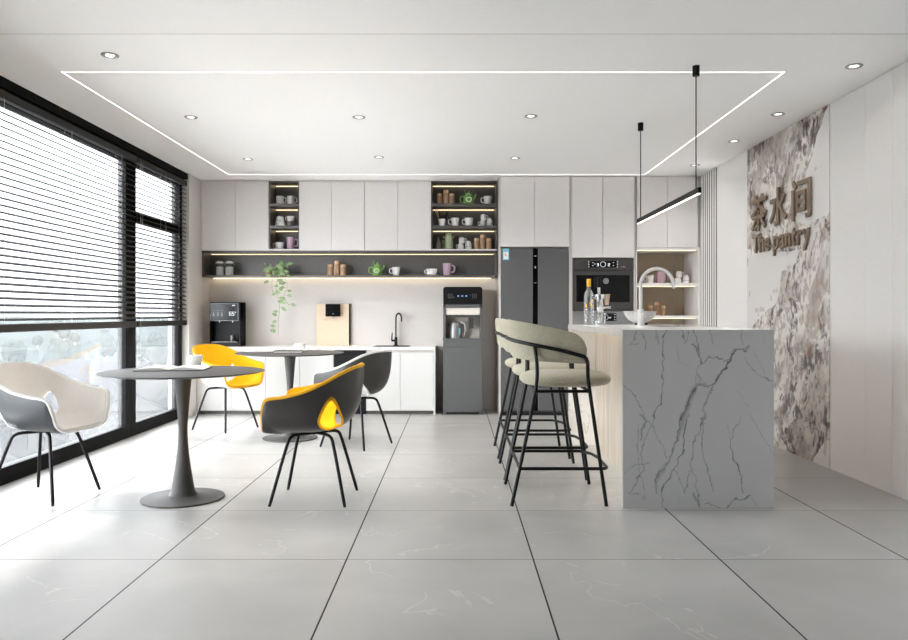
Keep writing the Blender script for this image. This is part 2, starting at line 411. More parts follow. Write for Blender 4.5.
# ================================================================== back wall cabinets
YU = 9.0; XU0 = XL+.002
zU0, zU1 = 1.943, 2.775
def ux(x): return px2(x, YU)
def doors(t, xs, y, z0, z1, m, name='door', th=.018, gap=.0018, mb=.0015):
    for a, c in zip(xs, xs[1:]):
        obj(name, MB().box(a+gap, c-gap, y, y+th, z0+gap, z1-gap, mb, 1), m, t, world=True)
def upper(label, x0, xm, x1):
    t = thing('wall_cabinet', label, 'cabinet', ((x0+x1)/2, (YU+YB)/2, zU0), 0, 'closed grey wall cabinets')
    obj('cabinet_body', MB().box(x0, x1, YU+.019, YB-.001, zU0, zU1), 'carcass', t, world=True)
    doors(t, [x0, xm, x1], YU, zU0+.0, 2.772, 'cab'); return t
upper('flat grey two-door wall cabinet in the left corner by the window', XU0, ux(235.5), ux(268.5))
upper('flat grey two-door wall cabinet right of the narrow open shelf', ux(299), ux(331.5), ux(364.4))
upper('flat grey two-door wall cabinet left of the wide open shelf', ux(364.6), ux(397.7), ux(431))
shz = [(zz(206.5, YU), zz(203.5, YU)), (zz(228.5, YU), zz(225.5, YU))]
def openshelf(label, x0, x1):
    t = thing('open_shelf_cabinet', label, 'shelf cabinet', ((x0+x1)/2, (YU+YB)/2, zU0))
    x0 += .001; x1 -= .001
    b = MB(); y1 = YB-.001
    b.box(x0, x0+.012, YU+.002, y1, zU0, zU1); b.box(x1-.012, x1, YU+.002, y1, zU0, zU1); b.box(x0, x1, y1-.012, y1, zU0, zU1)
    b.box(x0, x1, YU+.002, y1, zU0+.0, zU0+.02); b.box(x0, x1, YU+.002, y1, 2.763, zU1)
    obj('cabinet_body', b, 'niche', t, world=True)
    obj('edge_strip', MB().box(x0, x1, YU-.0, YU+.0018, zU0, zU0+.017), 'cab', t, world=True)
    for z0, z1 in shz: obj('shelf', MB().box(x0+.0125, x1-.0125, YU+.004, y1-.0125, z0, z1, .001, 1), 'niche', t, world=True)
    for z in (2.763, shz[0][0], shz[1][0]):
        obj('light_strip', MB().box(x0+.02, x1-.02, y1-.022, y1-.0125, z-.0042, z-.0005), 'nicheled', t, world=True)
    return t
openshelf('narrow dark open shelf with three lit compartments of mugs', ux(268.5), ux(299))
openshelf('wide dark open shelf with three lit compartments of cups and canisters', ux(431), ux(497))
struct('trim_3', MB().box(XU0, .51, YU-.004, YB, 2.776, CEIL-.0005), 'cab')

# long dark niche under the wall cabinets
zN0, zN1 = 1.626, 1.942; xN0 = XU0; xN1 = ux(497)
t = thing('display_niche', 'long dark lit wall shelf running under the wall cabinets', 'wall shelf', ((xN0+xN1)/2, (YU+YB)/2, zN0))
b = MB(); b.box(xN0, xN1, YB-.016, YB-.001, zN0, zN1); b.box(xN0, xN1, YU+.03, YB-.001, zN1-.02, zN1); b.box(xN0, xN0+.016, YU+.03, YB-.001, zN0, zN1); b.box(xN1-.016, xN1, YU+.03, YB-.001, zN0, zN1)
obj('niche_box', b, 'niche', t, world=True)
obj('shelf_board', MB().box(xN0+.0165, xN1-.0165, YU, YB-.0165, zN0, zN0+.020, .001, 1), 'niche', t, world=True)
obj('light_strip', MB().box(xN0+.03, xN1-.03, YB-.024, YB-.0165, zN1-.0240, zN1-.0205), 'nicheled', t, world=True)
obj('under_shelf_light', MB().box(xN0+.06, xN1-.06, YB-.045, YB-.025, zN0-.006, zN0-.0005), 'warmled', t, world=True)
ZN = zN0+.020

# base cabinets
YC = 8.85; zc0, zc1 = .758, .795
def bx_(x): return px2(x, YC)
def base(label, xs, y=YC, endpanel=False):
    x0, x1 = xs[0], xs[-1]
    t = thing('base_cabinet', label, 'cabinet', ((x0+x1)/2, (y+YB)/2, 0), 0, 'white base cabinets under the worktop')
    obj('cabinet_body', MB().box(x0+.001, x1-.001, y+.02, YB-.002, .041, zc0-.001), 'carcass', t, world=True)
    obj('plinth', MB().box(x0+.001, x1-.001, y+.05, YB-.002, 0.001, .04), 'niche', t, world=True)
    doors(t, xs, y, .045, zc0-.03, 'cabbase')
    if endpanel: obj('end_panel', MB().box(x1, x1+.022, y-.002, YB-.002, 0.001, zc0-.001, .001, 1), 'cabbase', t, world=True)
    return t
base('white two-door base cabinet in the window corner behind the yellow chair', [XU0, bx_(231.5), bx_(265.5)])
base('white two-door base cabinet behind the far round table', [bx_(265.5), bx_(299.5), bx_(333.5)])
base('white two-door base cabinet under the black tap', [bx_(366), bx_(400.3), bx_(433.5)], endpanel=True)
t = thing('dishwasher', 'black built-in dishwasher between the white base cabinets', 'dishwasher', (bx_(349.7), 9.08, 0))
obj('appliance_body', MB().box(bx_(333.5)+.004, bx_(366)-.004, YC+.03, YB-.004, .001, zc0-.002), 'blackplastic', t, world=True)
obj('door', MB().box(bx_(333.5)+.004, bx_(366)-.004, YC+.006, YC+.029, .05, zc0-.012, .003, 2), 'blackplastic', t, world=True)
obj('handle', MB().box(bx_(337), bx_(362.5), YC-.002, YC+.0055, zc0-.05, zc0-.035, .002, 1), 'black', t, world=True)
xc1 = bx_(433.5)+.022
sx0, sx1, sy0, sy1 = -.96, -.55, 8.93, 9.17
b = MB(); b.box(XU0, sx0, YC-.012, YB-.001, zc0, zc1); b.box(sx1, xc1, YC-.012, YB-.001, zc0, zc1); b.box(sx0, sx1, YC-.012, sy0, zc0, zc1); b.box(sx0, sx1, sy1, YB-.001, zc0, zc1)
t = thing('worktop', 'long white stone worktop over the base cabinets', 'worktop', ((XU0+xc1)/2, 9.08, zc0))
obj('worktop_slab', b, 'marble', t, world=True)
b = MB(); b.box(sx0-.012, sx1+.012, sy0-.012, sy0+.002, zc1, zc1+.004); b.box(sx0-.012, sx1+.012, sy1-.002, sy1+.012, zc1, zc1+.004); b.box(sx0-.012, sx0+.002, sy0, sy1, zc1, zc1+.004); b.box(sx1-.002, sx1+.012, sy0, sy1, zc1, zc1+.004)
b.box(sx0+.0005, sx0+.003, sy0, sy1, zc0+.001, zc1); b.box(sx1-.003, sx1-.0005, sy0, sy1, zc0+.001, zc1); b.box(sx0, sx1, sy0+.0005, sy0+.003, zc0+.001, zc1); b.box(sx0, sx1, sy1-.003, sy1-.0005, zc0+.001, zc1); b.box(sx0, sx1, sy0, sy1, zc0, zc0+.003)
s = obj('sink', b, 'blackplastic', t, world=True); s['label'] = 'shallow black sink'

# black tap
X, Y = px2(395.8, 9.21), 9.23
t = thing('tap', 'slim black gooseneck tap behind the worktop sink', 'tap', (X, Y, zc1))
obj('tap_body', MB().lathe([(0, 0), (.030, 0), (.030, .006), (.020, .012), (.019, .10), (.013, .106), (0, .106)], n=24), 'black', t)
pts = [(0, 0, .10), (0, 0, .335)]+[(.045-.045*math.cos(a), -.0*a, .335+.060*math.sin(a)) for a in [PI*k/12 for k in range(1, 13)]]+[(.09, 0, .295)]
sp = MB().tube(pts, .012, 14); 
for i, v in enumerate(sp.v): sp.v[i] = (v[0]*.8, -v[0]*.55+v[1], v[2])
obj('spout', sp, 'black', t)
lv = MB().tube([(0, 0, .06), (-.055, -.01, .065)], .013, 12); lv.tube([(-.05, -.01, .065), (-.045, -.01, .16)], [.010, .005], 10); obj('lever', lv, 'black', t)

# beige wall heater with black tap module
X0, X1 = px2(316.5, 9.27), px2(349, 9.27)
t = thing('instant_water_heater', 'flat beige water heater panel with small black screen on the backsplash', 'water heater', ((X0+X1)/2, 9.29, zc1+.001))
zt = zz(303.8, 9.27)
obj('front_panel', MB().box(X0, X1, 9.262, 9.270, zc1+.001, zt, .002, 2), 'beige', t, world=True)
obj('housing', MB().box(X0+.004, X1+.015, 9.2705, 9.308, zc1+.001, zt+.002, .003, 2), 'blackplastic', t, world=True)
a, c = px2(325.3, 9.2), px2(340, 9.2); z0 = zz(316.5, 9.2)
md = obj('tap_module', MB().box(a, c, 9.20, 9.2618, z0, zz(304, 9.2), .006, 3), 'blackgloss', t, world=True)
obj('indicator', MB().box((a+c)/2, (a+c)/2+.012, 9.1985, 9.1998, z0+.03, z0+.036), 'dispblue', md, world=True)
obj('nozzle', MB().lathe([(0, -.02), (.010, -.02), (.012, 0), (0, 0)], ((a+c)/2, 9.225, z0), 16), 'chrome', t, world=True)

# black coffee machine
X0, X1 = px2(209.6, 8.97), px2(240.9, 8.97); y0, y1 = 8.97, 9.19; z1 = zz(302, 9.0); zs = zz(321, 9.0)
t = thing('coffee_machine', 'boxy black coffee machine with a digital display in the worktop corner', 'coffee machine', ((X0+X1)/2, 9.11, zc1+.0005))
b = MB(); z0 = zc1+.0005
b.box(X0, X1, y0+.12, y1, z0, z1, .012, 3); b.box(X0, X1, y0, y1-.1, zs, z1, .012, 3); b.box(X0, X1, y0, y1-.1, z0, z0+.05, .008, 3)
b.box(X1-.028, X1, y0, y1-.02, z0, z1, .012, 3); b.box(X0, X0+.012, y0, y1-.02, z0, z1, .005, 2)
bd = obj('machine_body', b, 'blackplastic', t, world=True)
pn = obj('control_panel', MB().box(X0+.012, X1-.030, y0-.004, y0-.0002, zs+.002, z1-.014, .001, 1), 'blackgloss', t, world=True)
b = MB(); d = .0016
a0, a1, c0, c1 = X0+.012, X1-.030, zs+.002, z1-.014
for q in ((a0, a1, c0, c0+d*2), (a0, a1, c1-d*2, c1), (a0, a0+d*2, c0, c1), (a1-d*2, a1, c0, c1)): b.box(q[0], q[1], y0-.006, y0-.0041, q[2], q[3])
obj('panel_frame', b, 'steel', pn, world=True)
b = MB()   # seven segment style digits 65 and degree mark
def seg7(b, x, z, w, h, y, code, th=.005):
    s = {'a': (x, x+w, z+h-th, z+h), 'b': (x+w-th, x+w, z+h/2, z+h), 'c': (x+w-th, x+w, z, z+h/2), 'd': (x, x+w, z, z+th), 'e': (x, x+th, z, z+h/2), 'f': (x, x+th, z+h/2, z+h), 'g': (x, x+w, z+h/2-th/2, z+h/2+th/2)}
    for k in code: q = s[k]; b.box(q[0], q[1], y-.001, y, q[2], q[3])
xx = X0+.235; 
seg7(b, xx, zs+.065, .026, .045, y0-.0042, 'acdefg'); seg7(b, xx+.034, zs+.065, .026, .045, y0-.0042, 'acdfg'); seg7(b, xx+.068, zs+.095, .011, .014, y0-.0042, 'abcdef', .003)
b.box(xx+.035, xx+.07, y0-.0052, y0-.0042, z1-.045, z1-.036)
obj('display_digits', b, 'dispwhite', pn, world=True)
b = MB()
for k in range(3):
    xq = X0+.05+.05*k
    b.lathe([(.011, 0), (.011, .001), (.008, .001), (.008, 0), (.011, 0)], (xq, 0, 0), 18, caps=False)
    n0 = len(b.v)-18*5
    for i in range(n0, len(b.v)): v = b.v[i]; b.v[i] = (v[0], y0-.0042-v[2], zs+.07+v[1])
    b.box(xq-.002, xq+.002, y0-.0052, y0-.0042, zs+.085, zs+.105); b.box(xq-.006, xq+.006, y0-.0052, y0-.0042, zs+.125, zs+.128)
obj('touch_buttons', b, 'steel', pn, world=True)
b = MB()
for xq in (X0+.10, X0+.26): b.lathe([(0, -.018), (.010, -.018), (.016, 0), (0, 0)], (xq, y0+.06, zs), 18)
obj('spouts', b, 'chrome', t, world=True)
obj('drip_tray', MB().box(X0+.02, X1-.045, y0-.003, y0+.115, z0+.0505, z0+.056, .001, 1), 'steel', t, world=True)
CM = (X0+.255, y0+.06, z0+.0565)

# ------------------------------------------------------------------ water dispenser
YD = 8.82; X0, X1 = px2(443.2, YD), px2(482.3, YD); yb = 9.28
def dx(x): return px2(x, YD)
def dz(y): return zz(y, YD)
t = thing('water_dispenser', 'tall grey floor-standing water dispenser with black control head', 'water dispenser', ((X0+X1)/2, 9.05, 0))
b = MB(); b.box(X0, X1, YD+.012, yb, .03, dz(339.5)); b.box(X0, X0+.028, YD+.004, yb, dz(339.5), dz(304.5)); b.box(X1-.028, X1, YD+.004, yb, dz(339.5), dz(304.5))
b.box(X0, X1, YD+.004, yb, dz(307.6), dz(304.5)); b.box(X0, X1, yb-.06, yb, dz(339.5), dz(304.5)); b.box(X0, X0+.03, YD+.012, yb, .001, .03); b.box(X1-.03, X1, YD+.012, yb, .001, .03); b.box(X0+.03, X1-.03, YD+.2, yb, .001, .03)
obj('cabinet_body', b, 'fridge', t, world=True)
# rounded black head
w = X1-X0; zt = dz(286.8); zl = dz(304.2); rr = .03
poly = [(X0, zl), (X1, zl)]+[(X1-rr+rr*math.sin(a), zt-rr+rr*math.cos(a)) for a in [PI/2*(1-k/6) for k in range(7)]]+[(X0+rr-rr*math.sin(a), zt-rr+rr*math.cos(a)) for a in [PI/2*k/6 for k in range(7)]]
hd = obj('control_head', MB().prism(poly, YD, yb), 'blackplastic', t, world=True)
b = MB()
zc = dz(296)
for k in range(3): b.box(dx(457.5+4*k), dx(459+4*k), YD-.0015, YD-.0002, zc-.006, zc+.006)
obj('status_lights', b, 'dispblue', hd, world=True)
b = MB()
def ring(b, x0, x1, z0, z1, y, th=.003):
    for q in ((x0, x1, z0, z0+th), (x0, x1, z1-th, z1), (x0, x0+th, z0, z1), (x1-th, x1, z0, z1)): b.box(q[0], q[1], y-.0012, y-.0002, q[2], q[3])
ring(b, dx(448), dx(452.3), zc-.024, zc+.024, YD); ring(b, dx(472.3), dx(476.8), zc-.024, zc+.024, YD)
b.box(dx(450)-.0015, dx(450)+.0015, YD-.0014, YD-.0002, zc-.015, zc+.015); b.box(dx(450)-.015, dx(450)+.015, YD-.0014, YD-.0002, zc-.0015, zc+.0015); b.box(dx(474)-.003, dx(475)+.003, YD-.0014, YD-.0002, zc-.005, zc+.005)
b.box(dx(453), dx(454.3), YD-.0012, YD-.0002, zc-.018, zc-.012); b.box(dx(470), dx(471.5), YD-.0012, YD-.0002, zc+.010, zc+.014)
obj('touch_icons', b, 'steel', hd, world=True)
nx0, nx1 = X0+.0285, X1-.0285
b = MB(); b.box(nx0, nx1, YD+.19, YD+.20, dz(339.5)+.001, dz(307.6)-.001); b.box(nx0, nx1, YD+.02, YD+.189, dz(314.8), dz(307.6)-.001, .004, 2)
obj('niche_lining', b, 'silverniche', t, world=True)
obj('niche_bar', MB().box(nx0, nx1, YD+.014, YD+.06, dz(317.2), dz(315)-.001), 'ovengrey', t, world=True)
b = MB()
for x in (450, 456.5, 462): b.lathe([(0, -.02), (.014, -.02), (.014, 0), (0, 0)], (dx(x), YD+.12, dz(314.9)-.0002), 14)
obj('nozzle', b, 'blackplastic', t, world=True)
ob = obj('outlet_box', MB().box(dx(468.3), dx(473.8), YD+.03, YD+.11, dz(328.3), dz(317.4), .003, 2), 'ovengrey', t, world=True)
obj('ledge', MB().box(X0-.006, X1+.006, YD-.006, YD+.30, dz(340.2), dz(338.5), .002, 1), 'fridge', t, world=True)
obj('upper_panel', MB().box(X0+.004, X1-.004, YD, YD+.011, dz(347), dz(340.4), .001, 1), 'fridge', t, world=True)
b = MB().box(X0+.004, X1-.004, YD, YD+.011, dz(411.5), dz(347.8), .001, 1); b.box(X0+.004, X1-.004, YD-.001, YD, dz(352), dz(351)+.0); b.box(X0+.004, X1-.004, YD-.001, YD, dz(354.6), dz(354)+.0)
obj('lower_door', b, 'fridge', t, world=True)
obj('kick_plate', MB().box(X0+.035, X1-.035, YD+.03, YD+.19, .001, .03), 'darkgap', t, world=True)
# kettle in the dispenser
kx, ky, kz = dx(455.2), YD+.10, dz(338.5)+.001
kz_ = 1
t = thing('electric_kettle', 'silver electric kettle inside the water dispenser niche', 'kettle', (kx, ky, kz))
obj('kettle_body', MB().lathe([(0, 0), (.075, 0), (.077, .01), (.066, .17), (.058, .185), (0, .19)], n=32), 'steel', t)
obj('handle', MB().tube(smoothpath([(.045, 0, .185), (.11, 0, .185), (.122, 0, .12), (.11, 0, .03), (.085, 0, .015)], 3), .010, 12), 'whitemetal', t)
obj('water_gauge', MB().box(.045, .058, -.062, -.050, .05, .12, .003, 1), 'dispblue' if False else 'label', t)
obj('spout', MB().box(-.085, -.050, -.012, .012, .14, .175, .006, 2), 'steel', t)

# ------------------------------------------------------------------ tall units
YT = 8.74
def tx(x): return px2(x, YT)
def tz(y): return zz(y, YT)
zT1 = CEIL-.002
X0, X1 = tx(499.3), tx(570.6)
t = thing('fridge_cabinet', 'tall grey two-door cabinet built over and around the fridge', 'cabinet', ((X0+X1)/2, 9.0, 0))
b = MB(); b.box(X0, X0+.016, YT-.0, YB-.001, .001, zT1); b.box(X1-.016, X1, YT, YB-.001, .001, zT1); b.box(X0+.016, X1-.016, YT+.02, YB-.001, tz(247), zT1)
obj('cabinet_body', b, 'carcass', t, world=True)
doors(t, [X0+.016, tx(534.5), X1-.010], YT, tz(246.6), zT1-.002, 'cab')
FX0, FX1 = X0+.020, X1-.020
t = thing('refrigerator', 'tall grey double-door refrigerator with an energy label', 'refrigerator', ((FX0+FX1)/2, 9.0, 0))
fz = tz(248.2); bm_ = .055
obj('fridge_body', MB().box(FX0, FX1, YT+.07, YB-.02, .03, fz), 'fridge', t, world=True)
a, c = tx(533), tx(538.4)
obj('door', MB().box(FX0, a, YT+.005, YT+.066, bm_, fz, .006, 3), 'fridge', t, world=True)
obj('door', MB().box(c, FX1, YT+.005, YT+.066, bm_, fz, .006, 3), 'fridge', t, world=True)
g = obj('grip_channel', MB().box(a+.001, c-.001, YT+.045, YT+.068, bm_, fz-.002), 'blackgloss', t, world=True)
obj('control_icons', MB().box(a+.02, c-.02, YT+.0425, YT+.0445, tz(256), tz(255.4)).box(a+.025, c-.025, YT+.0425, YT+.0445, tz(268), tz(266)).box(a+.02, c-.02, YT+.0425, YT+.0445, tz(283), tz(282.4)), 'labelw', g, world=True)
obj('plinth', MB().box(FX0+.01, FX1-.01, YT+.03, YB-.05, .001, .029), 'darkgap', t, world=True)
lb = obj('energy_label', MB().box(tx(502.8), tx(509), YT+.0035, YT+.0046, tz(260), tz(248.6)), 'label', t, world=True); lb['label'] = 'blue and white energy label'
obj('label_print', MB().box(tx(503.6), tx(508.2), YT+.0025, YT+.0034, tz(259), tz(252)), 'labelw', lb, world=True)
b = MB()
for k, y in enumerate((253, 254.2, 255.4)): b.box(tx(504.6), tx(506+.5*k), YT+.0018, YT+.0024, tz(y+.7), tz(y))
obj('label_bars', b, 'labelo', lb, world=True)

# oven tower
X0, X1 = tx(571.0), tx(635.2)
t = thing('oven_tower_cabinet', 'tall grey two-door cabinet housing the built-in oven', 'cabinet', ((X0+X1)/2, 9.0, 0))
b = MB(); b.box(X0, X0+.016, YT, YB-.001, .001, zT1); b.box(X1-.016, X1, YT, YB-.001, .001, zT1); b.box(X0+.016, X1-.016, YT+.02, YB-.001, tz(257.6), zT1)
b.box(X0+.016, X1-.016, YT+.05, YB-.001, .05, tz(329)); b.box(X0+.016, X1-.016, YT+.06, YB-.001, .001, .05)
obj('cabinet_body', b, 'carcass', t, world=True)
doors(t, [X0+.012, tx(602.8), X1-.008], YT, tz(257.6), zT1-.002, 'cab')
obj('drawer', MB().box(X0+.018, X1-.018, YT+.005, YT+.048, .06, tz(360), .001, 1), 'cab', t, world=True)
obj('drawer', MB().box(X0+.018, X1-.018, YT+.005, YT+.048, tz(359.6), tz(329.6), .001, 1), 'cab', t, world=True)
OX0, OX1 = X0+.018, X1-.018
t = thing('built_in_oven', 'dark grey built-in oven with black glass window', 'oven', ((OX0+OX1)/2, 9.0, tz(311)+.001))
obj('oven_body', MB().box(OX0, OX1, YT+.03, YB-.03, tz(311)+.001, tz(258.2)), 'ovengrey', t, world=True)
cp = obj('control_panel', MB().box(OX0, OX1, YT+.004, YT+.029, tz(270.2), tz(258.4), .002, 1), 'ovengrey', t, world=True)
dr = obj('door', MB().box(OX0, OX1, YT+.004, YT+.029, tz(311)+.002, tz(270.8), .002, 1), 'ovengrey', t, world=True)
obj('door_glass', MB().box(tx(576.3), tx(629.6), YT+.001, YT+.0038, tz(302), tz(275.2), .0008, 1), 'blackgloss', dr, world=True)
ds = obj('display', MB().box(tx(590), tx(616.5), YT+.001, YT+.0038, tz(267.6), tz(261), .0008, 1), 'blackgloss', cp, world=True)
b = MB()
for x in (588.8, 617.6):
    for y in (261.8, 264.3, 266.8): b.lathe([(0, 0), (.006, 0), (.006, .002), (0, .002)], (0, 0, 0), 10); 
n = 10*4
for i in range(6):
    x = (588.8, 617.6)[i//3]; y = (261.8, 264.3, 266.8)[i % 3]
    for j in range(i*n, (i+1)*n): v = b.v[j]; b.v[j] = (tx(x)+v[0], YT+.0038-v[2], tz(y)+v[1])
obj('buttons', b, 'labelw', cp, world=True)
b = MB(); seg7(b, tx(608), tz(266.2), .022, .034, YT+.0008, 'abged', .005); seg7(b, tx(597), tz(266.2), .02, .034, YT+.0008, 'abgcd', .005)
for k in range(20):
    pass
for (x, y) in ((592.5, 262.6), (592.5, 265.5), (594.5, 264), (613, 262.6), (613, 265.5)): b.box(tx(x), tx(x)+.01, YT-.0002, YT+.0008, tz(y)-.003, tz(y)+.003)
b.tube([(tx(603)+.03*math.cos(a), YT+.0004, tz(264.3)+.03*math.sin(a)) for a in [2*PI*k/24 for k in range(24)]], .0018, 6, closed=True)
obj('display_symbols', b, 'dispwhite', ds, world=True)
b = MB(); b.box(tx(621), tx(622.3), YT+.0028, YT+.0038, tz(267.5), tz(266.6)); b.box(tx(623), tx(624.6), YT+.0028, YT+.0038, tz(267.5), tz(266)); b.box(tx(625), tx(626), YT+.0028, YT+.0038, tz(267.5), tz(266.8))
obj('brand_mark', b, 'steel', cp, world=True)
t = thing('built_in_coffee_maker', 'light steel built-in appliance with black knob panel below the oven', 'appliance', ((OX0+OX1)/2, 9.0, tz(328.6)))
obj('appliance_body', MB().box(OX0, OX1, YT+.03, YB-.03, tz(328.6), tz(311.4)), 'ovengrey', t, world=True)
fr = obj('front_panel', MB().box(OX0, OX1, YT+.004, YT+.029, tz(328.6), tz(311.6), .002, 1), 'steel', t, world=True)
dd = obj('knob_panel', MB().box(tx(600), tx(616.5), YT+.0015, YT+.0038, tz(321.2), tz(313.2), .0008, 1), 'blackgloss', fr, world=True)
b = MB().tube([(tx(605)+.035*math.cos(a), YT+.0008, tz(317.2)+.035*math.sin(a)) for a in [2*PI*k/24 for k in range(24)]], .004, 6, closed=True)
for y in (314.6, 317.2, 319.8): b.box(tx(614.4), tx(615.4), YT+.0003, YT+.0014, tz(y)-.005, tz(y)+.005)
b.box(tx(608.5), tx(611), YT+.0003, YT+.0014, tz(318.3), tz(317))
obj('knob_ring', b, 'chrome', dd, world=True)

# right tower with niche
X0, X1 = tx(635.8), tx(700.9)
zn0, zn1 = .80, tz(250)
t = thing('niche_tower_cabinet', 'tall grey corner cabinet with a tan lit open niche', 'cabinet', ((X0+X1)/2, 9.0, 0))
b = MB(); b.box(X0, X0+.014, YT, YB-.001, .001, zT1); b.box(X1-.028, X1, YT, YB-.001, .001, zT1); b.box(X0+.014, X1-.028, YT+.02, YB-.001, zn1, zT1); b.box(X0+.014, X1-.028, YT+.02, YB-.001, .05, zn0); b.box(X0+.014, X1-.028, YT+.05, YB-.001, .001, .05)
b.box(X0+.014, X1-.028, YT+.001, YT+.02, zn1, tz(247.8))
obj('cabinet_body', b, 'cab', t, world=True)
doors(t, [X0+.002, tx(667.6), X1-.012], YT, tz(247.6), zT1-.002, 'cab')
doors(t, [X0+.002, tx(667.6), X1-.012], YT, .06, zn0-.02, 'cab')
b = MB(); xm = px2(673.5, YB); b.box(X0+.0145, xm-.0015, YB-.016, YB-.002, zn0, zn1-.001); b.box(xm+.0015, X1-.0285, YB-.016, YB-.002, zn0, zn1-.001)
obj('back_panel', b, 'tan', t, world=True)
zs1 = (tz(286), tz(283.0)); zs2 = (tz(318.3), tz(315.6))
for z0, z1 in (zs1, zs2): obj('shelf', MB().box(X0+.0145, X1-.0285, YT+.005, YB-.0165, z0, z1, .002, 1), 'cab', t, world=True)
for z in (zn1, zs1[0], zs2[0]): obj('light_strip', MB().box(X0+.03, X1-.045, YT+.05, YT+.058, z-.0045, z-.0005), 'nicheled', t, world=True)
ZS1, ZS2 = zs1[1], zs2[1]

# fluted panel on right wall in the corner
b = MB(); n = 7; ya, yb2 = 8.228, 8.734
for k in range(n):
    y = ya+(yb2-ya)*k/n; w = (yb2-ya)/n
    b.box(XR-.0095, XR-.0045, y+.018, y+w-.018, 0.001, CEIL-.002, .001, 1)
fp_ = thing('fluted_wall_panel', 'pale grey vertical fluted panel on the right wall beside the tall cabinets', 'wall panel', (XR-.01, 8.48, 0))
obj('ribs', b, 'wallR', fp_, world=True); obj('backing', MB().box(XR-.0044, XR-.001, ya, yb2, 0.001, CEIL-.002), 'niche', fp_, world=True)
# ================================================================== stone pattern helpers (numpy)
rng = np.random.RandomState(11)
def vnoise(x, y, seed=0):
    r = np.random.RandomState(seed); T = r.rand(256, 256)
    xi = np.floor(x).astype(int); yi = np.floor(y).astype(int); fx = x-xi; fy = y-yi
    fx = fx*fx*(3-2*fx); fy = fy*fy*(3-2*fy)
    a = T[xi % 256, yi % 256]; b = T[(xi+1) % 256, yi % 256]; c = T[xi % 256, (yi+1) % 256]; d = T[(xi+1) % 256, (yi+1) % 256]
    return (a*(1-fx)+b*fx)*(1-fy)+(c*(1-fx)+d*fx)*fy
def fbm(x, y, o=5, seed=0):
    s = 0; a = 1; t = 0
    for k in range(o): s = s+a*vnoise(x*2**k+17*k, y*2**k+31*k, seed+k); t += a; a *= .5
    return s/t
def segdist(x, y, pts, ws):
    best = np.full(x.shape, 0.)
    for (p, q, w0, w1) in zip(pts, pts[1:], ws, ws[1:]):
        dx, dy = q[0]-p[0], q[1]-p[1]; L = dx*dx+dy*dy+1e-9
        t = np.clip(((x-p[0])*dx+(y-p[1])*dy)/L, 0, 1)
        d = np.hypot(x-p[0]-t*dx, y-p[1]-t*dy); w = w0+(w1-w0)*t
        best = np.maximum(best, np.clip(1.25-d/np.maximum(w, .05), 0, 1))
    return best
def inpoly(x, y, poly):
    c = np.zeros(x.shape, bool); n = len(poly)
    for i in range(n):
        x1, y1 = poly[i]; x2, y2 = poly[(i+1) % n]
        if y1 == y2: continue
        m = ((y1 > y) != (y2 > y)) & (x < (x2-x1)*(y-y1)/(y2-y1)+x1); c ^= m
    return c
def stone_plane(name, P00, P10, P01, nu, nv, colfn, m, parent, back=None):
    """dense slab face P00 + u(P10-P00) + v(P01-P00), colour stored per vertex, with real thickness `back`"""
    u, v = np.meshgrid(np.linspace(0, 1, nu), np.linspace(0, 1, nv), indexing='ij')
    P00, P10, P01 = map(np.array, (P00, P10, P01))
    co = P00+u[..., None]*(P10-P00)+v[..., None]*(P01-P00)
    col = colfn(u, v)
    V = co.reshape(-1, 3); C = col.reshape(-1, 3)
    idx = np.arange(nu*nv).reshape(nu, nv)
    Fc = np.stack([idx[:-1, :-1], idx[1:, :-1], idx[1:, 1:], idx[:-1, 1:]], -1).reshape(-1, 4)
    Vb = V+np.array(back); n = len(V)
    border = list(idx[:, 0])+list(idx[-1, 1:])+list(idx[-2::-1, -1])+list(idx[0, -2:0:-1])
    nb = len(border); Vs = np.concatenate([V, Vb[border]]); Cs = np.concatenate([C, C[border]])
    F2 = [(border[i], border[(i+1) % nb], n+(i+1) % nb, n+i) for i in range(nb)]
    faces = [tuple(int(a) for a in f) for f in Fc]+[tuple(int(a) for a in f) for f in F2]+[tuple(n+i for i in range(nb))]
    me = bpy.data.meshes.new(name); me.from_pydata([tuple(map(float, p)) for p in Vs], [], faces)
    at = me.color_attributes.new('stone', 'FLOAT_COLOR', 'POINT')
    at.data.foreach_set('color', np.concatenate([Cs, np.ones((len(Cs), 1))], 1).astype(np.float32).ravel())
    bm = bmesh.new(); bm.from_mesh(me); bmesh.ops.recalc_face_normals(bm, faces=bm.faces[:]); bm.to_mesh(me); bm.free()
    return obj(name, me, m, parent, world=True)
# ================================================================== island
IX0, IX1, IY0, IY1, IZ = 1.022, 1.941, 4.576, 6.80, 1.0875
t = thing('kitchen_island', 'large marble-clad kitchen island with a pale wood side under the counter', 'kitchen island', ((IX0+IX1)/2, (IY0+IY1)/2, 0))
ISL = t
ct = lambda x, y: (615+x/5.503, 320+y/5.503)
cb = lambda x, y: (615+x/5.503, 415+y/5.503)
VE = []
def V_(f, pts, w, dark=1.):
    ws = w if isinstance(w, (list, tuple)) else [w]*len(pts)
    VE.append(([f(*p) for p in pts], list(ws), dark))
V_(ct, [(290,52),(262,90),(262,150),(268,200),(262,300),(258,400),(252,460),(225,490),(210,549)], [.3,.5,.4,.5,.5,.45,.8,.7,.4], .9)
V_(cb, [(210,0),(212,40),(215,80),(240,130),(290,245)], [.5,.5,.35,.25,.25], .7)
V_(ct, [(745,140),(720,165),(665,165),(640,210),(610,260),(560,330),(520,370)], [.8,.6,.6,.8,1.3,1.6,.8], .95)
V_(ct, [(520,370),(490,350),(460,352),(430,390),(400,470),(370,549)], [.8,1.4,2.4,2.8,3.0,2.6], .5)
V_(ct, [(480,350),(440,372),(412,430),(385,500),(365,549)], [.5,.7,.9,.9,.9], .9)
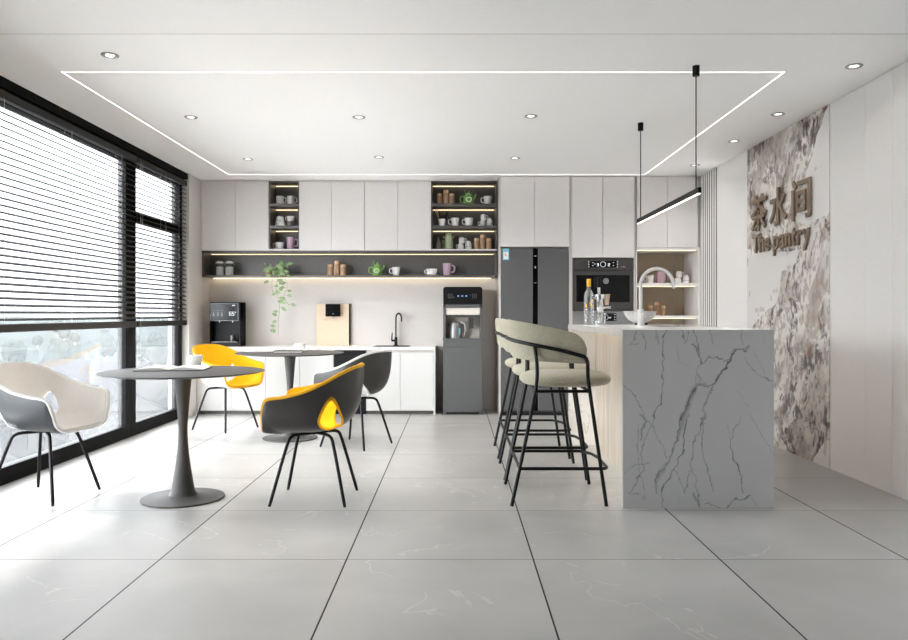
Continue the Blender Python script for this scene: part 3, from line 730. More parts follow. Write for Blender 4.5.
V_(cb, [(385,0),(370,50),(345,120),(320,180),(300,240),(250,320),(225,360),(230,430)], [3.2,2.6,1.4,1.1,1.5,3.2,2.2,1.4], .38)
V_(cb, [(365,5),(350,100),(325,170),(305,235),(265,300),(225,345),(222,370)], [.9,.8,.8,.5,.5,1.,.9], .8)
V_(cb, [(405,0),(385,60),(375,120),(378,200),(345,260),(310,330),(270,380),(258,430),(265,515)], [.6,.7,1.1,.8,.5,.6,.8,.5,.4], .8)
V_(cb, [(325,290),(355,360),(385,430)], .35, .8)
V_(ct, [(430,55),(455,110),(470,190),(480,240),(520,200),(545,210),(560,200),(600,235),(640,210)], [.4,.4,.4,.4,.6,.6,.6,.5,.5], .85)
V_(ct, [(640,205),(650,157),(690,160),(745,140)], .45, .8)
V_(ct, [(430,135),(452,150),(475,230),(455,270),(445,340)], [1.6,1.2,.5,.4,.4], .6)
V_(ct, [(455,295),(490,340),(520,365)], .35, .6); V_(ct, [(460,300),(470,350)], 1.2, .25)
V_(ct, [(525,370),(510,410),(490,460),(480,549)], .35, .6); V_(ct, [(560,340),(530,390),(500,450),(490,549)], .5, .7)
V_(cb, [(490,0),(465,90),(435,150),(425,240),(405,340),(385,430)], .5, .75)
V_(cb, [(485,40),(482,200),(510,300),(545,430)], .4, .75); V_(cb, [(425,300),(450,400),(470,515)], .4, .75)
V_(ct, [(710,200),(745,265),(800,310),(868,340)], [.25,.4,.5,.6], .75); V_(ct, [(745,150),(790,230),(830,305)], .25, .5)
V_(ct, [(670,390),(735,480)], .22, .5); V_(cb, [(740,0),(800,90),(870,215)], .3, .6)
V_(cb, [(695,5),(650,100),(635,180),(655,250),(685,290),(690,350),(702,430)], [.3,.4,.5,.9,.9,.6,.5], .85); V_(cb, [(625,50),(635,150)], .3, .5)
V_(ct, [(50,355),(100,410),(140,480),(165,549)], .45, .8); V_(ct, [(340,140),(355,230),(420,260)], .22, .4)
V_(cb, [(130,0),(175,40),(140,90),(143,130)], [.8,.8,1.1,.8], .65); V_(cb, [(210,50),(170,120),(145,200),(150,260),(160,300),(120,360),(80,430)], .5, .65)
V_(cb, [(125,50),(125,250),(140,330),(165,430)], .35, .6); V_(cb, [(50,330),(100,280),(190,260)], .3, .6); V_(cb, [(150,0),(200,60)], .4, .6)
for q in ([(115,60),(105,105),(80,130),(125,130)], [(150,60),(170,130),(165,165)], [(365,60),(385,125),(405,60)], [(525,55),(543,130)], [(693,55),(700,130)]): V_(ct, q, .42, .75)
V_(ct, [(225,60),(235,130)], 1.4, .3); V_(ct, [(823,75),(823,130)], .3, .4)
V_(cb, [(432,437),(450,470),(468,515)], [1.4,1.,.5], .6); V_(cb, [(500,490),(515,480),(530,500),(545,492),(560,500),(580,515)], .5, .8)
V_(cb, [(620,515),(655,460),(690,465),(740,445)], .6, .85); V_(cb, [(740,445),(780,500)], .3, .6); V_(cb, [(345,450),(350,500)], .25, .4); V_(cb, [(75,430),(125,433)], .4, .7); V_(cb, [(150,450),(168,470),(165,435)], .5, .5)
def front_col(u, v):
    X = IX0+(IX1-IX0)*u; Z = IZ*v
    x = CX+X/IY0*F; y = CY+(H-Z)/IY0*F
    jx = (fbm(x*.22, y*.22, 4, 3)-.5)*5; jy = (fbm(x*.22+50, y*.22, 4, 9)-.5)*5
    d = np.zeros(x.shape)
    for pts, ws, dark in VE: d = np.maximum(d, segdist(x+jx, y+jy, pts, [w*1.05 for w in ws])*dark)
    d *= .65+.5*fbm(x*.35, y*.12, 3, 21)
    cloud = fbm(x*.03, y*.03, 4, 5)
    base = np.array(S(178,178,177)); dark = np.array(S(58,58,60))
    b = base*(0.95+.08*cloud[..., None]); k = np.clip(d, 0, 1)[..., None]
    return b*(1-k)+dark*k
stone_plane('end_panel', (IX0, IY0, 0.001), (IX1, IY0, 0.001), (IX0, IY0, IZ-.0012), 300, 350, front_col, 'marblefront', t, (0, .036, 0))
sx0, sx1, sy0, sy1 = 1.56, 1.88, 5.72, 6.28
b = MB(); zt0 = IZ-.042; ya = IY0+.0365
b.box(IX0, sx0, ya, IY1, zt0, IZ); b.box(sx1, IX1, ya, IY1, zt0, IZ); b.box(sx0, sx1, ya, sy0, zt0, IZ); b.box(sx0, sx1, sy1, IY1, zt0, IZ)
obj('countertop', b, 'marble', t, world=True)
obj('end_panel', MB().box(IX0, IX1, IY1-.045, IY1-.001, .001, zt0-.0005, .001, 1), 'marble', t, world=True)
b = MB(); xs = 1.262; ysn = [ya+.001, 5.12, 5.66, 6.20, IY1-.046]
for y0, y1 in zip(ysn, ysn[1:]): b.box(xs, xs+.02, y0+.0012, y1-.0012, .001, zt0-.0005, .001, 1)
obj('wood_panel', b, 'wood', t, world=True)
obj('cabinet_body', MB().box(xs+.0205, IX1-.001, ya+.001, IY1-.046, .001, zt0-.22).box(xs+.0205, sx0-.01, ya+.001, IY1-.046, zt0-.22, zt0-.0005).box(sx1+.01, IX1-.001, ya+.001, IY1-.046, zt0-.22, zt0-.0005), 'wood', t, world=True)
b = MB(); d = .17
b.box(sx0+.0005, sx0+.004, sy0, sy1, IZ-d, IZ-.001); b.box(sx1-.004, sx1-.0005, sy0, sy1, IZ-d, IZ-.001); b.box(sx0, sx1, sy0+.0005, sy0+.004, IZ-d, IZ-.001); b.box(sx0, sx1, sy1-.004, sy1-.0005, IZ-d, IZ-.001); b.box(sx0, sx1, sy0, sy1, IZ-d-.004, IZ-d)
obj('sink', b, 'steel', t, world=True)
obj('light_strip', MB().box(xs-.03, xs-.016, ya+.03, IY1-.08, zt0-.006, zt0-.0006), 'islandled', t, world=True)

# white gooseneck tap on island
t = thing('tap', 'tall white gooseneck tap on the island', 'tap', (1.476, 5.98, IZ+.0005))
obj('tap_body', MB().lathe([(0, 0), (.030, 0), (.030, .004), (.025, .006), (.025, .13), (.016, .134), (0, .134)], n=28), 'whitemetal', t)
pts = [(0, 0, .13), (0, 0, .30)]+[(.13-.13*math.cos(a), 0, .325+.13*math.sin(a)) for a in [PI*k/16 for k in range(0, 16)]]+[(.262, 0, .31), (.266, 0, .298)]
obj('spout', MB().tube(pts, .0135, 16), 'whitemetal', t)
obj('lever', MB().tube([(0, -.02, .09), (0, -.075, .10)], .007, 10), 'whitemetal', t)
# bowl
t = thing('bowl', 'wide pale stone bowl on the island beside the white tap', 'bowl', (1.612, 6.55, IZ+.0005))
obj('bowl_shell', MB().lathe([(0, .016), (.05, .018), (.10, .045), (.13, .085), (.142, .118), (.136, .119), (.122, .085), (.09, .05), (.04, .026), (0, .024)], n=40), 'bowl', t)
for k in range(3): obj('foot', MB().lathe([(0, 0), (.012, 0), (.010, .022), (0, .022)], (.055*math.cos(2.1*k), .055*math.sin(2.1*k), 0), 14), 'black', t)
# bottle
BX, BY = px2(588.8, 6.66), 6.66
t = thing('glass_bottle', 'tall clear glass bottle with a bright yellow cap on the island', 'bottle', (BX, BY, IZ+.0005))
obj('bottle_glass', MB().lathe([(0, 0), (.040, 0), (.043, .006), (.043, .25), (.040, .275), (.024, .300), (.016, .315), (.015, .345), (.011, .345), (.012, .31), (.036, .268), (.038, .012), (0, .01)], n=32), 'glass', t)
obj('cap', MB().lathe([(0, .340), (.018, .340), (.019, .36), (.019, .40), (.016, .405), (0, .405)], n=24), 'yellowcap', t)
b = MB()
for a0, z0, z1 in ((-2.55, .150, .178), (-1.35, .150, .176), (-1.05, .205, .222), (-1.6, .180, .196)):
    v = [(.0436*math.cos(a0+k*.11), .0436*math.sin(a0+k*.11)) for k in range(5)]
    for (x0, y0), (x1, y1) in zip(v, v[1:]): b.prism([(x0, y0), (x1, y1), (x1*1.01, y1*1.01), (x0*1.01, y0*1.01)], z0+.002*(hash(round(x0*999)) % 3), z1, 'Z')
obj('label_print', b, 'yellowcap', t)
# manual espresso press
EX, EY = px2(600, 6.66), 6.66
t = thing('espresso_press', 'upright chrome and glass espresso press with a dial beside the bottle', 'coffee maker', (EX, EY, IZ+.0005))
obj('glass_base', MB().lathe([(0, 0), (.046, 0), (.048, .01), (.048, .10), (.043, .10), (.042, .012), (0, .010)], n=28), 'glass', t)
obj('column', MB().lathe([(.024, .012), (.026, .10), (.030, .105), (.030, .25), (.020, .255), (0, .26)], n=24).lathe([(0, .012), (.024, .012), (.024, .013)], n=24), 'chrome', t)
obj('collar', MB().lathe([(.031, .225), (.052, .228), (.054, .262), (.034, .27), (.0, .27)], n=28), 'chrome', t)
obj('plunger', MB().lathe([(0, .26), (.012, .26), (.012, .34), (0, .34)], (-.01, 0, 0), 18), 'chrome', t)
obj('plunger_cap', MB().lathe([(0, .33), (.018, .33), (.020, .35), (.020, .415), (0, .42)], (-.01, 0, 0), 20).box(-.045, -.03, -.01, .01, .33, .415, .003, 1).box(-.045, .01, -.008, .008, .40, .425, .003, 1), 'blackplastic', t)
dg = MB().lathe([(0, 0), (.024, 0), (.026, .004), (.026, .016), (0, .016)], n=24)
dg.v = [(.045+x, -.022-z, .385+y) for x, y, z in dg.v]
obj('dial', dg, 'chrome', t)
obj('cup_holder', MB().lathe([(0, .175), (.018, .175), (.030, .26), (.033, .27), (.028, .27), (.016, .18), (0, .18)], (.058, 0, 0), 24), 'creamcer', t)
obj('side_handle', MB().tube([(.028, 0, .15), (.055, 0, .155), (.082, -.01, .155)], [.010, .008, .012], 12).lathe([(0, 0), (.012, 0), (.012, .02), (0, .02)], (.082, -.01, .145), 14), 'chrome', t)
obj('body_spine', MB().box(.010, .032, -.004, .026, .012, .22, .003, 1), 'blackplastic', t)

# ================================================================== marble wall panel and lettering
WY0, WY1 = 7.356, 5.747
def wall_col(u, v):
    Y = WY0+(WY1-WY0)*u; Z = 2.786*v
    x = CX+XR/Y*F; y = CY+(H-Z)/Y*F           # where each spot of the slab lies in the reference
    ju = (fbm(u*5, v*9, 4, 40)-.5); jv = (fbm(u*5+9, v*9+4, 4, 44)-.5)
    xx = x+ju*9; yy = y+jv*12
    wA = [(835,95),(826,110),(821,128),(814,146),(808,172),(803,192),(797,206),(800,222),(812,222),(826,214),(836,205),(836,95)]
    wB = [(747,246),(762,252),(801,248),(793,262),(784,272),(781,288),(777,302),(766,316),(747,330)]
    wC = [(824,440),(835,436),(835,475),(812,464),(820,452)]
    wD = [(765,205),(776,190),(779,220),(770,232)]
    white = inpoly(xx, yy, wA) | inpoly(xx, yy, wB) | inpoly(xx, yy, wC) | inpoly(xx, yy, wD)
    s = u*1.61; q = v*2.786                    # metres on the slab
    a = s*.80+q*.6; b = -s*.6+q*.8             # streak direction
    w = fbm(s*2.2+3, q*2.2, 4, 60)
    streak = fbm(a*3.0+w*3.2, b*11+w*4.5, 6, 70)
    fine = fbm(s*34+w*5, q*20+w*4, 5, 80)
    blot = fbm(s*9+w*4, q*6+w*3.5, 6, 90)
    cream = np.array(S(238,233,228)); mid = np.array(S(170,156,147)); darkc = np.array(S(66,54,56)); wh = np.array(S(240,238,236)); rust = np.array(S(150,112,92))
    k = (np.clip((streak-.43)/.16, 0, 1)*(.30+.55*np.clip((w-.38)/.2, 0, 1)))[..., None]
    col = cream*(1-k)+mid*k
    k = np.clip((fine-.53)/.10, 0, 1)[..., None]*.65; col = col*(1-k)+mid*.6*k
    ridge = 1-np.abs(fbm(a*4+w*3, b*7+w*4, 5, 100)-.5)*2
    k = (np.clip((ridge-.955)/.035, 0, 1)*np.clip((blot-.42)/.1, 0, 1))[..., None]*.9; col = col*(1-k)+darkc*k
    k = np.clip((blot-.60)/.04, 0, 1)[..., None]*.85*np.clip((fine-.35)/.2, 0, 1)[..., None]; col = col*(1-k)+darkc*k
    k = np.clip((fbm(s*7+2, q*7+5, 4, 110)-.66)/.08, 0, 1)[..., None]*.45; col = col*(1-k)+rust*k
    # big dark smudges traced from the slab
    sm = np.zeros(x.shape)
    for pts, ws, dk in ([[(790,400),(787,412),(789,425)], [4,5,3], .6], [[(772,400),(776,385),(781,360),(783,345)], [2,3,2,1], .35], [[(800,366),(806,362),(812,362)], [1,2,1.5], .8], [[(818,318),(820,325),(822,332)], [2.5,3,2], .85],
                        [[(815,340),(814,350)], [2,1], .6], [[(824,422),(822,440),(818,455),(812,463)], [2.2,2.5,1.6,1], .7], [[(792,345),(800,335),(806,325)], [1,1,.8], .5], [[(777,165),(781,180),(778,195),(774,205)], [2.5,4,3,2], .5], [[(790,150),(797,140),(806,130),(818,116)], [3,3,2.5,2], .35],
                        [[(823,110),(819,128),(813,146),(808,168)], [1.2,1,.8,.6], .8], [[(803,262),(798,275),(793,290)], [2.5,3,2], .5], [[(826,300),(823,315),(826,330)], [2,2.5,1.5], .6], [[(752,180),(756,200),(754,225),(750,250)], [2,2.5,2,2], .4]):
        sm = np.maximum(sm, segdist(x+ju*16, y+jv*22, pts, ws)*dk)
    k = (sm*(.45+.9*np.clip((fine-.38)/.2, 0, 1)))[..., None].clip(0, 1); col = col*(1-k)+darkc*1.3*k
    edge = np.zeros(x.shape, bool)
    wcol = wh*(.97+.05*w[..., None])
    pk = (np.clip((fbm(s*9, q*9, 4, 120)-.7)/.05, 0, 1)*.5)[..., None]; wcol = wcol*(1-pk)+mid*pk
    return np.where(white[..., None], wcol, col)
pn = thing('marble_wall_panel', 'tall brown-veined marble slab on the right wall behind the lettering', 'wall panel', (XR, (WY0+WY1)/2, 0))
stone_plane('marble_slab', (XR-.008, WY0, 0.001), (XR-.008, WY1, 0.001), (XR-.008, WY0, 2.786), 260, 520, wall_col, 'marblewall', pn, (.0075, 0, 0))

sg = thing('wall_sign', 'raised bronze lettering reading The pantry with three large characters on the marble', 'sign', (XR-.009, 6.62, 1.72))
def glyph(ch, off, ext=.014):
    c = bpy.data.curves.new('t', 'FONT'); c.body = ch; c.offset = off; c.extrude = ext/2; c.resolution_u = 4
    o = bpy.data.objects.new('t', c); COL.objects.link(o); bpy.context.view_layer.update()
    me = bpy.data.meshes.new_from_object(o.evaluated_get(bpy.context.evaluated_depsgraph_get()))
    bpy.data.objects.remove(o); return me
def put(me, name, Ys, Ye, z0, z1, lab):
    xs = [v.co.x for v in me.vertices]; ys = [v.co.y for v in me.vertices]; zs_ = [v.co.z for v in me.vertices]
    a, b2, c, d = min(xs), max(xs), min(ys), max(ys)
    for v in me.vertices:
        fx = (v.co.x-a)/(b2-a); fy = (v.co.y-c)/(d-c)
        v.co = Vector((XR-.0215+v.co.z, Ys+(Ye-Ys)*fx, z0+(z1-z0)*fy))
    bm = bmesh.new(); bm.from_mesh(me); bmesh.ops.recalc_face_normals(bm, faces=bm.faces[:]); bm.to_mesh(me); bm.free()
    o = obj(name, me, 'bronze', sg, world=True); o['label'] = lab; return o
def wY(x): return XR*F/(x-CX)
for ch, xa, xb, ya_, yb_, lab in (('茶', 753, 769.5, 196, 232.5, 'bronze tea character'), ('水', 772, 789.5, 187, 225, 'bronze water character'), ('间', 794.5, 813.5, 180, 220, 'bronze room character')):
    Ya, Yb = wY(xa), wY(xb); Ym = (Ya+Yb)/2
    put(glyph(ch, .018), 'character', Ya, Yb, 1.962, 2.300, lab)
word = 'The pantry'; cur = 0; items = []
ref = glyph('p', .030)
for ch in word:
    if ch == ' ': cur += .26; continue
    me = glyph(ch, .022); xs = [v.co.x for v in me.vertices]; ys = [v.co.y for v in me.vertices]; w = max(xs)-min(xs)
    items.append((ch, me, cur, cur+w, min(ys), max(ys))); cur += w+.06
tot = cur-.06; Ya, Yb = wY(755), wY(813); zb = 1.762; sc_ = .178/.73
for ch, me, a, c, lo, hi in items:
    put(me, 'letter', Ya+(Yb-Ya)*a/tot, Ya+(Yb-Ya)*c/tot, zb+lo*sc_, zb+hi*sc_, 'bronze letter '+('capital T' if ch == 'T' else ch))
# ================================================================== tub chairs (face +X)
def rimpt(f):
    """closed rim, f in 0..1 : front centre -> left arm -> back -> right arm"""
    return RIM(f)
ctrl = [(.285,0,.452),(.283,.10,.453),(.278,.185,.462),(.268,.240,.495),(.262,.268,.570),(.250,.285,.635),(.220,.297,.668),(.12,.306,.684),(.0,.306,.715),(-.11,.286,.764),(-.205,.235,.818),(-.27,.150,.850),(-.298,.06,.857)]
half = [Vector(p) for p in ctrl]
full = half+[Vector((p.x, -p.y, p.z)) for p in half[:0:-1]]
def cr(P, f):
    n = len(P); t = (f % 1.)*n; i = int(t); u = t-i
    a, b, c, d = P[(i-1) % n], P[i % n], P[(i+1) % n], P[(i+2) % n]
    return .5*((2*b)+(c-a)*u+(2*a-5*b+4*c-d)*u*u+(3*b-a-3*c+d)*u**3)
NF, NT = 104, 26
def shellpt(fr, t):
    r = cr(full, fr)
    c = Vector((.02, 0, .452))
    h = Vector((r.x-c.x, r.y, 0)); back = max(0, -h.x/.3)
    front = max(0., min(1., (r.z-.46)/.25))
    P1 = c+h*.80+Vector((0, 0, -.014)); 
    P2 = Vector((c.x+h.x*(1.0-.02*back), h.y*1.0, .452+(r.z-.452)*.22-.004*(1-front)))
    u = t; a = 1-u
    q = c*a**3+P1*3*u*a*a+P2*3*u*u*a+r*u**3
    return q
def teardrop(s=1., cx=-.140, cz=.556):
    out = []
    for k in range(40):
        a = 2*PI*k/40; rr = .066*s
        x = rr*math.sin(a)*(1. if math.cos(a) < 0 else (math.sin(a/1) != 9)*1.)
        z = -rr*math.cos(a)*1.15
        # upper half pulled to a point
        if z > 0: f = z/(rr*1.15); z = z*1.75*s/s; x = x*(1-.38*f)
        out.append((cx+x*.95-.13*z, cz-.020+z))
    return out
P = [[shellpt(i/NF, j/(NT-1)) for j in range(NT)] for i in range(NF)]
def nrm(i, j):
    a = P[(i+1) % NF][max(j, 1)]-P[(i-1) % NF][max(j, 1)]; b = P[i][min(j+1, NT-1)]-P[i][max(j-1, 0)]
    n = a.cross(b)
    if j == 0: return Vector((0, 0, 1))
    n.normalize(); c = Vector((0, 0, .9))-P[i][j]; 
    return n if n.dot(Vector((-P[i][j].x*1., -P[i][j].y, .75-P[i][j].z))) > 0 else -n
NRM = [[nrm(i, j) for j in range(NT)] for i in range(NF)]
def layer(d0, d1):
    """closed solid between offsets d0 and d1 along the inward normal"""
    bm = bmesh.new(); A = []; B = []
    ca = bm.verts.new(P[0][0]+Vector((0, 0, d0))); cbv = bm.verts.new(P[0][0]+Vector((0, 0, d1)))
    for i in range(NF):
        A.append([bm.verts.new(P[i][j]+NRM[i][j]*d0) for j in range(1, NT)]); B.append([bm.verts.new(P[i][j]+NRM[i][j]*d1) for j in range(1, NT)])
    m = NT-1
    for i in range(NF):
        k = (i+1) % NF
        bm.faces.new((ca, A[i][0], A[k][0])); bm.faces.new((cbv, B[k][0], B[i][0]))
        for j in range(m-1):
            bm.faces.new((A[i][j], A[i][j+1], A[k][j+1], A[k][j])); bm.faces.new((B[i][j], B[k][j], B[k][j+1], B[i][j+1]))
        bm.faces.new((A[i][m-1], B[i][m-1], B[k][m-1], A[k][m-1]))
    bmesh.ops.recalc_face_normals(bm, faces=bm.faces[:])
    me = bpy.data.meshes.new('layer'); bm.to_mesh(me); bm.free(); return me
def cut(me, s):
    c = MB().prism(teardrop(s), -.6, .6).mesh('cut')
    a = bpy.data.objects.new('a', me); b = bpy.data.objects.new('b', c); COL.objects.link(a); COL.objects.link(b)
    md = a.modifiers.new('b', 'BOOLEAN'); md.operation = 'DIFFERENCE'; md.object = b; md.solver = 'EXACT'
    bpy.context.view_layer.update()
    r = bpy.data.meshes.new_from_object(a.evaluated_get(bpy.context.evaluated_depsgraph_get()))
    bpy.data.objects.remove(a); bpy.data.objects.remove(b)
    for p in r.polygons: p.use_smooth = True
    r.set_sharp_from_angle(angle=R(50)); return r
SHELL = cut(layer(-.007, .0), 1.12); PAD = cut(layer(.0004, .018), .92)
bmv = bmesh.new(); vs = [[bmv.verts.new(P[i][j]) for j in range(NT)] for i in range(NF)]
for i in range(NF):
    for j in range(NT-1):
        try: bmv.faces.new((vs[i][j], vs[i][j+1], vs[(i+1) % NF][j+1], vs[(i+1) % NF][j]))
        except Exception: pass
bmv.normal_update(); bvh = BVHTree.FromBMesh(bmv)
def pipe_mesh():
    b = MB().tube([cr(full, k/160)+Vector((0, 0, .0)) for k in range(160)], .0115, 10, closed=True)
    for sgn in (1, -1):
        ring_ = []
        for x, z in teardrop(1.0):
            h = bvh.ray_cast(Vector((x, sgn*.6, z)), Vector((0, -sgn, 0)))
            if h[0] is not None: ring_.append(h[0]+Vector((0, sgn*.002, 0)))
        b.tube(ring_, .0085, 8, closed=True)
    return b.mesh('piping')
PIPE = pipe_mesh()
bmv.free()
def legmesh(sx, sy):
    pts = smoothpath([(0, 0, .428), (.060*sx, .055*sy, .428), (.125*sx, .118*sy, .425), (.145*sx, .138*sy, .375), (.232*sx, .224*sy, .008)], 3)
    return MB().tube(pts, [.0105]*(len(pts)-3)+[.0095, .009, .009], 12).mesh('leg')
LEGS = [legmesh(a, b) for a in (1, -1) for b in (1, -1)]
def cm(me, name): c = me.copy(); c.name = name; return c
def chair(label, loc, rz, pad, shell, pipe):
    t = thing('tub_chair', label, 'chair', loc, rz, 'tub chairs with teardrop arm holes')
    obj('outer_shell', cm(SHELL, 'outer_shell'), shell, t); obj('seat_upholstery', cm(PAD, 'seat_upholstery'), pad, t); obj('piping', cm(PIPE, 'piping'), pipe, t)
    for l in LEGS: obj('leg', cm(l, 'leg'), 'black', t)
    obj('seat_bracket', MB().box(-.085, .085, -.014, .014, .431, .441, .003, 1).box(-.014, .014, -.085, .085, .4315, .4405, .003, 1).lathe([(0, .418), (.02, .418), (.02, .443), (0, .443)], n=18), 'black', t)
    return t
chair('cream-lined tub chair with grey outer shell by the window, left of the near round table', (-2.645, 4.853, 0), R(-10), 'creamfab', 'greyshell', 'whitepipe')
chair('yellow-lined tub chair with charcoal outer shell seen from behind, right of the near round table', (-.893, 4.80, 0), R(178), 'yellowfab', 'charshell', 'yellowpipe')
chair('yellow tub chair with white outer shell, left of the far round table', (-2.353, 7.71, 0), R(-29), 'yellowfab', 'whiteshell', 'yellowpipe')
chair('charcoal tub chair with light grey lining and white rim, right of the far round table', (-.883, 6.745, 0), R(153), 'greyfab', 'charshell', 'whitepipe')

# ------------------------------------------------------------------ round pedestal tables
TZ = .817
t = thing('round_table', 'near round grey pedestal table by the window with an open magazine on it', 'table', (-1.747, 4.83, 0), 0, 'round grey pedestal tables')
obj('base', MB().lathe([(0, .001), (.255, .001), (.258, .004), (.256, .009), (.12, .018), (.088, .026), (.0, .03)], n=64), 'tabletop', t)
prof = [(.088, .026), (.074, .045), (.066, .09)]+[(.066-.038*math.sin(PI/2*min(1, (z-.09)/.36)), z) for z in [.09+.36*k/8 for k in range(1, 9)]]+[(.028+.026*((z-.45)/.33)**1.15, z) for z in [.45+.33*k/8 for k in range(1, 9)]]+[(.06, .790), (0, .791)]
obj('pedestal', MB().lathe(prof, n=40), 'tabletop', t)
obj('tabletop', MB().lathe([(0, TZ-.026), (.30, TZ-.026), (.44, TZ-.018), (.500, TZ-.009), (.510, TZ-.005), (.508, TZ-.001), (.502, TZ), (0, TZ)], n=96), 'tabletop', t)
dup(t, (-1.573, 7.17, 0), 0, 'far round grey pedestal table in front of the worktop')

# magazines: curved open pages over a dark cover
def magazine(name, label, loc, rz, w, h, pm, group=None, slim=1.):
    t = thing(name, label, 'magazine', loc, rz, group)
    obj('cover', MB().box(-w-.004, w+.004, -h-.003, h+.003, .0002, .0035, .001, 1), 'blackplastic', t)
    for sgn in (-1, 1):
        prof = []
        for k in range(13):
            u = k/12; prof.append((sgn*(.001+u*w), .006+slim*(.017*math.sin(PI*min(1, u*1.0))**.8*(1-.55*u)+.002)))
        poly = prof+[(sgn*w, .0037), (sgn*.001, .0037)]
        b = MB(); rows = [[(x, y, z) for x, z in poly+[poly[0]]] for y in (-h, h)]
        n = len(poly); b.v = [(x, -h, z) for x, z in poly]+[(x, h, z) for x, z in poly]
        b.f = [tuple(range(n)), tuple(range(n, 2*n))]+[(i, (i+1) % n, (i+1) % n+n, i+n) for i in range(n)]; b.sm = [False]*len(b.f)
        obj('pages', b, pm[0] if sgn < 0 else pm[1], t)
    return t
magazine('open_magazine', 'open magazine with white pages and dark cover on the near round table', (-1.86, 4.97, TZ+.0003), R(8), .215, .145, ('page', 'page'))
magazine('open_magazine', 'open magazine with pale pages on the left of the far round table', (-1.86, 7.28, TZ+.0003), R(-8), .15, .11, ('page', 'page'), slim=.7)
t = thing('closed_book', 'thin black book lying on the far round table between magazine and cup', 'book', (-1.58, 7.13, TZ+.0003), R(6))
obj('cover', MB().box(-.13, .13, -.09, .09, 0, .003, .001, 1).box(-.13, .13, -.09, .09, .0155, .0185, .001, 1).box(-.13, -.127, -.09, .09, .003, .0155), 'blackplastic', t)
obj('page_block', MB().box(-.1265, .127, -.087, .087, .0032, .0153), 'page', t)

# ------------------------------------------------------------------ bar stools (face +X)
def plan(s, off=0.):
    """U-shaped plan, s in -1..1, from one arm end round the rear to the other"""
    a = s*1.0
    L = .175; arc = PI*.5
    k = abs(s); 
    if k < .72: th = k/.72*PI/2; x = -.005-.272*math.cos(th); y = .285*math.sin(th); n = Vector((-math.cos(th), math.sin(th), 0))
    else: x = -.005+(k-.72)/.28*L; y = .285; n = Vector((0, 1, 0))
    y *= (1 if s >= 0 else -1); n.y *= (1 if s >= 0 else -1)
    return Vector((x, y, 0))+n*off
def zt_(s): k = abs(s); return 1.150-.020*k-.085*k**2
def zb_(s): k = abs(s); return .905-.030*k
def band_mesh():
    NS, NV = 72, 12; b = MB(); v = []; 
    def pt(s, vv, side):
        k = abs(s); top, bot = zt_(s), zb_(s)
        e = max(0., (k-.86)/.14)           # rounded front corners
        h = math.sqrt(max(0, 1-e*e))
        top2 = bot+(top-bot)*(.55+.45*h) ; bot2 = bot
        z = bot2+(top2-bot2)*vv
        th = .016*(1-abs(2*vv-1)**5)**.5*(1-max(0, (k-.96)/.04)**3)**.5 if k < 1 else 0
        p = plan(s, side*th+.03*(vv-.5)); return Vector((p.x, p.y, z))
    rows = []
    for i in range(NS+1):
        s = -1+2*i/NS
        rows.append([pt(s, j/NV, 1) for j in range(NV+1)]+[pt(s, j/NV, -1) for j in range(NV-1, 0, -1)]+[pt(s, 0, 1)])
    b.grid(rows); return b.mesh('backrest')
BAND = band_mesh()
def cushion(ax, ay, h, cx, cz):
    b = MB(); NA, NR = 64, 12; rows = []
    for i in range(NA):
        a = 2*PI*i/NA; c, s = math.cos(a), math.sin(a); e = 2/2.9
        px_, py_ = ax*abs(c)**e*(1 if c > 0 else -1), ay*abs(s)**e*(1 if s > 0 else -1)
        col = []
        for j in range(2*NR+1):
            ph = -PI/2+PI*j/(2*NR); r = abs(math.cos(ph))**.42; z = math.sin(ph); z = z*abs(z)**-.15 if abs(z) > 1e-6 else 0
            col.append((cx+px_*r, py_*r, cz+h/2*z+(.010*(1-r) if z > 0 else 0)))
        rows.append(col)
    b.grid(rows, closed_u=True); return b.mesh('seat_cushion')
def rail_z(s): k = abs(s); return 1.030-.075*k**1.1-.04*k**3
S_REAR = .47; 
stool = thing('bar_stool', 'nearest olive velvet bar stool with black frame at the island', 'bar stool', (.640, 4.915, 0), 0, 'olive velvet bar stools along the island')
obj('backrest', BAND, 'olive', stool)
obj('seat_cushion', cushion(.290, .265, .092, .074, .765), 'olive', stool)
rail = [plan(s, .024)+Vector((0, 0, rail_z(s))) for s in [-.97+1.94*k/60 for k in range(61)]]
e1 = rail[-1]
tip = lambda sg: [(e1.x+.012, sg*(e1.y), e1.z-.010), (e1.x+.022, sg*(e1.y), e1.z-.035)]
pts = [Vector(p) for p in tip(-1)[::-1]]+rail+[Vector(p) for p in tip(1)]
obj('back_rail', MB().tube(pts, .0115, 12), 'black', stool)
def lerp(a, b, z): f = (z-a[2])/(b[2]-a[2]); return tuple(a[i]+(b[i]-a[i])*f for i in range(3))
LG = {}
for sg in (-1, 1):
    q = plan(S_REAR, .024); top = (q.x+.01, sg*(q.y+.001), rail_z(S_REAR)-.006); mid = (top[0]+.010, sg*.292, .72); foot = (-.292, sg*.298, .004)
    LG[('r', sg)] = (mid, foot)
    obj('leg', MB().tube(smoothpath([top, (top[0]+.016, sg*.296, .86), mid, foot], 2), .0115, 12), 'black', stool)
    top = tip(sg)[1]; mid = (.186, sg*.296, .72); foot = (.290, sg*.298, .004); LG[('f', sg)] = (mid, foot)
    obj('leg', MB().tube(smoothpath([top, (.175, sg*.300, .80), mid, foot], 2), .0115, 12), 'black', stool)
b = MB(); zs = .708
c4 = [lerp(*LG[k], zs) for k in (('r', -1), ('f', -1), ('f', 1), ('r', 1))]
for a, c in zip(c4, c4[1:]+c4[:1]): b.tube([a, c], .010, 10)
obj('seat_frame', b, 'black', stool)
zf = .233
r1, f1, f2, r2 = [lerp(*LG[k], zf) for k in (('r', -1), ('f', -1), ('f', 1), ('r', 1))]
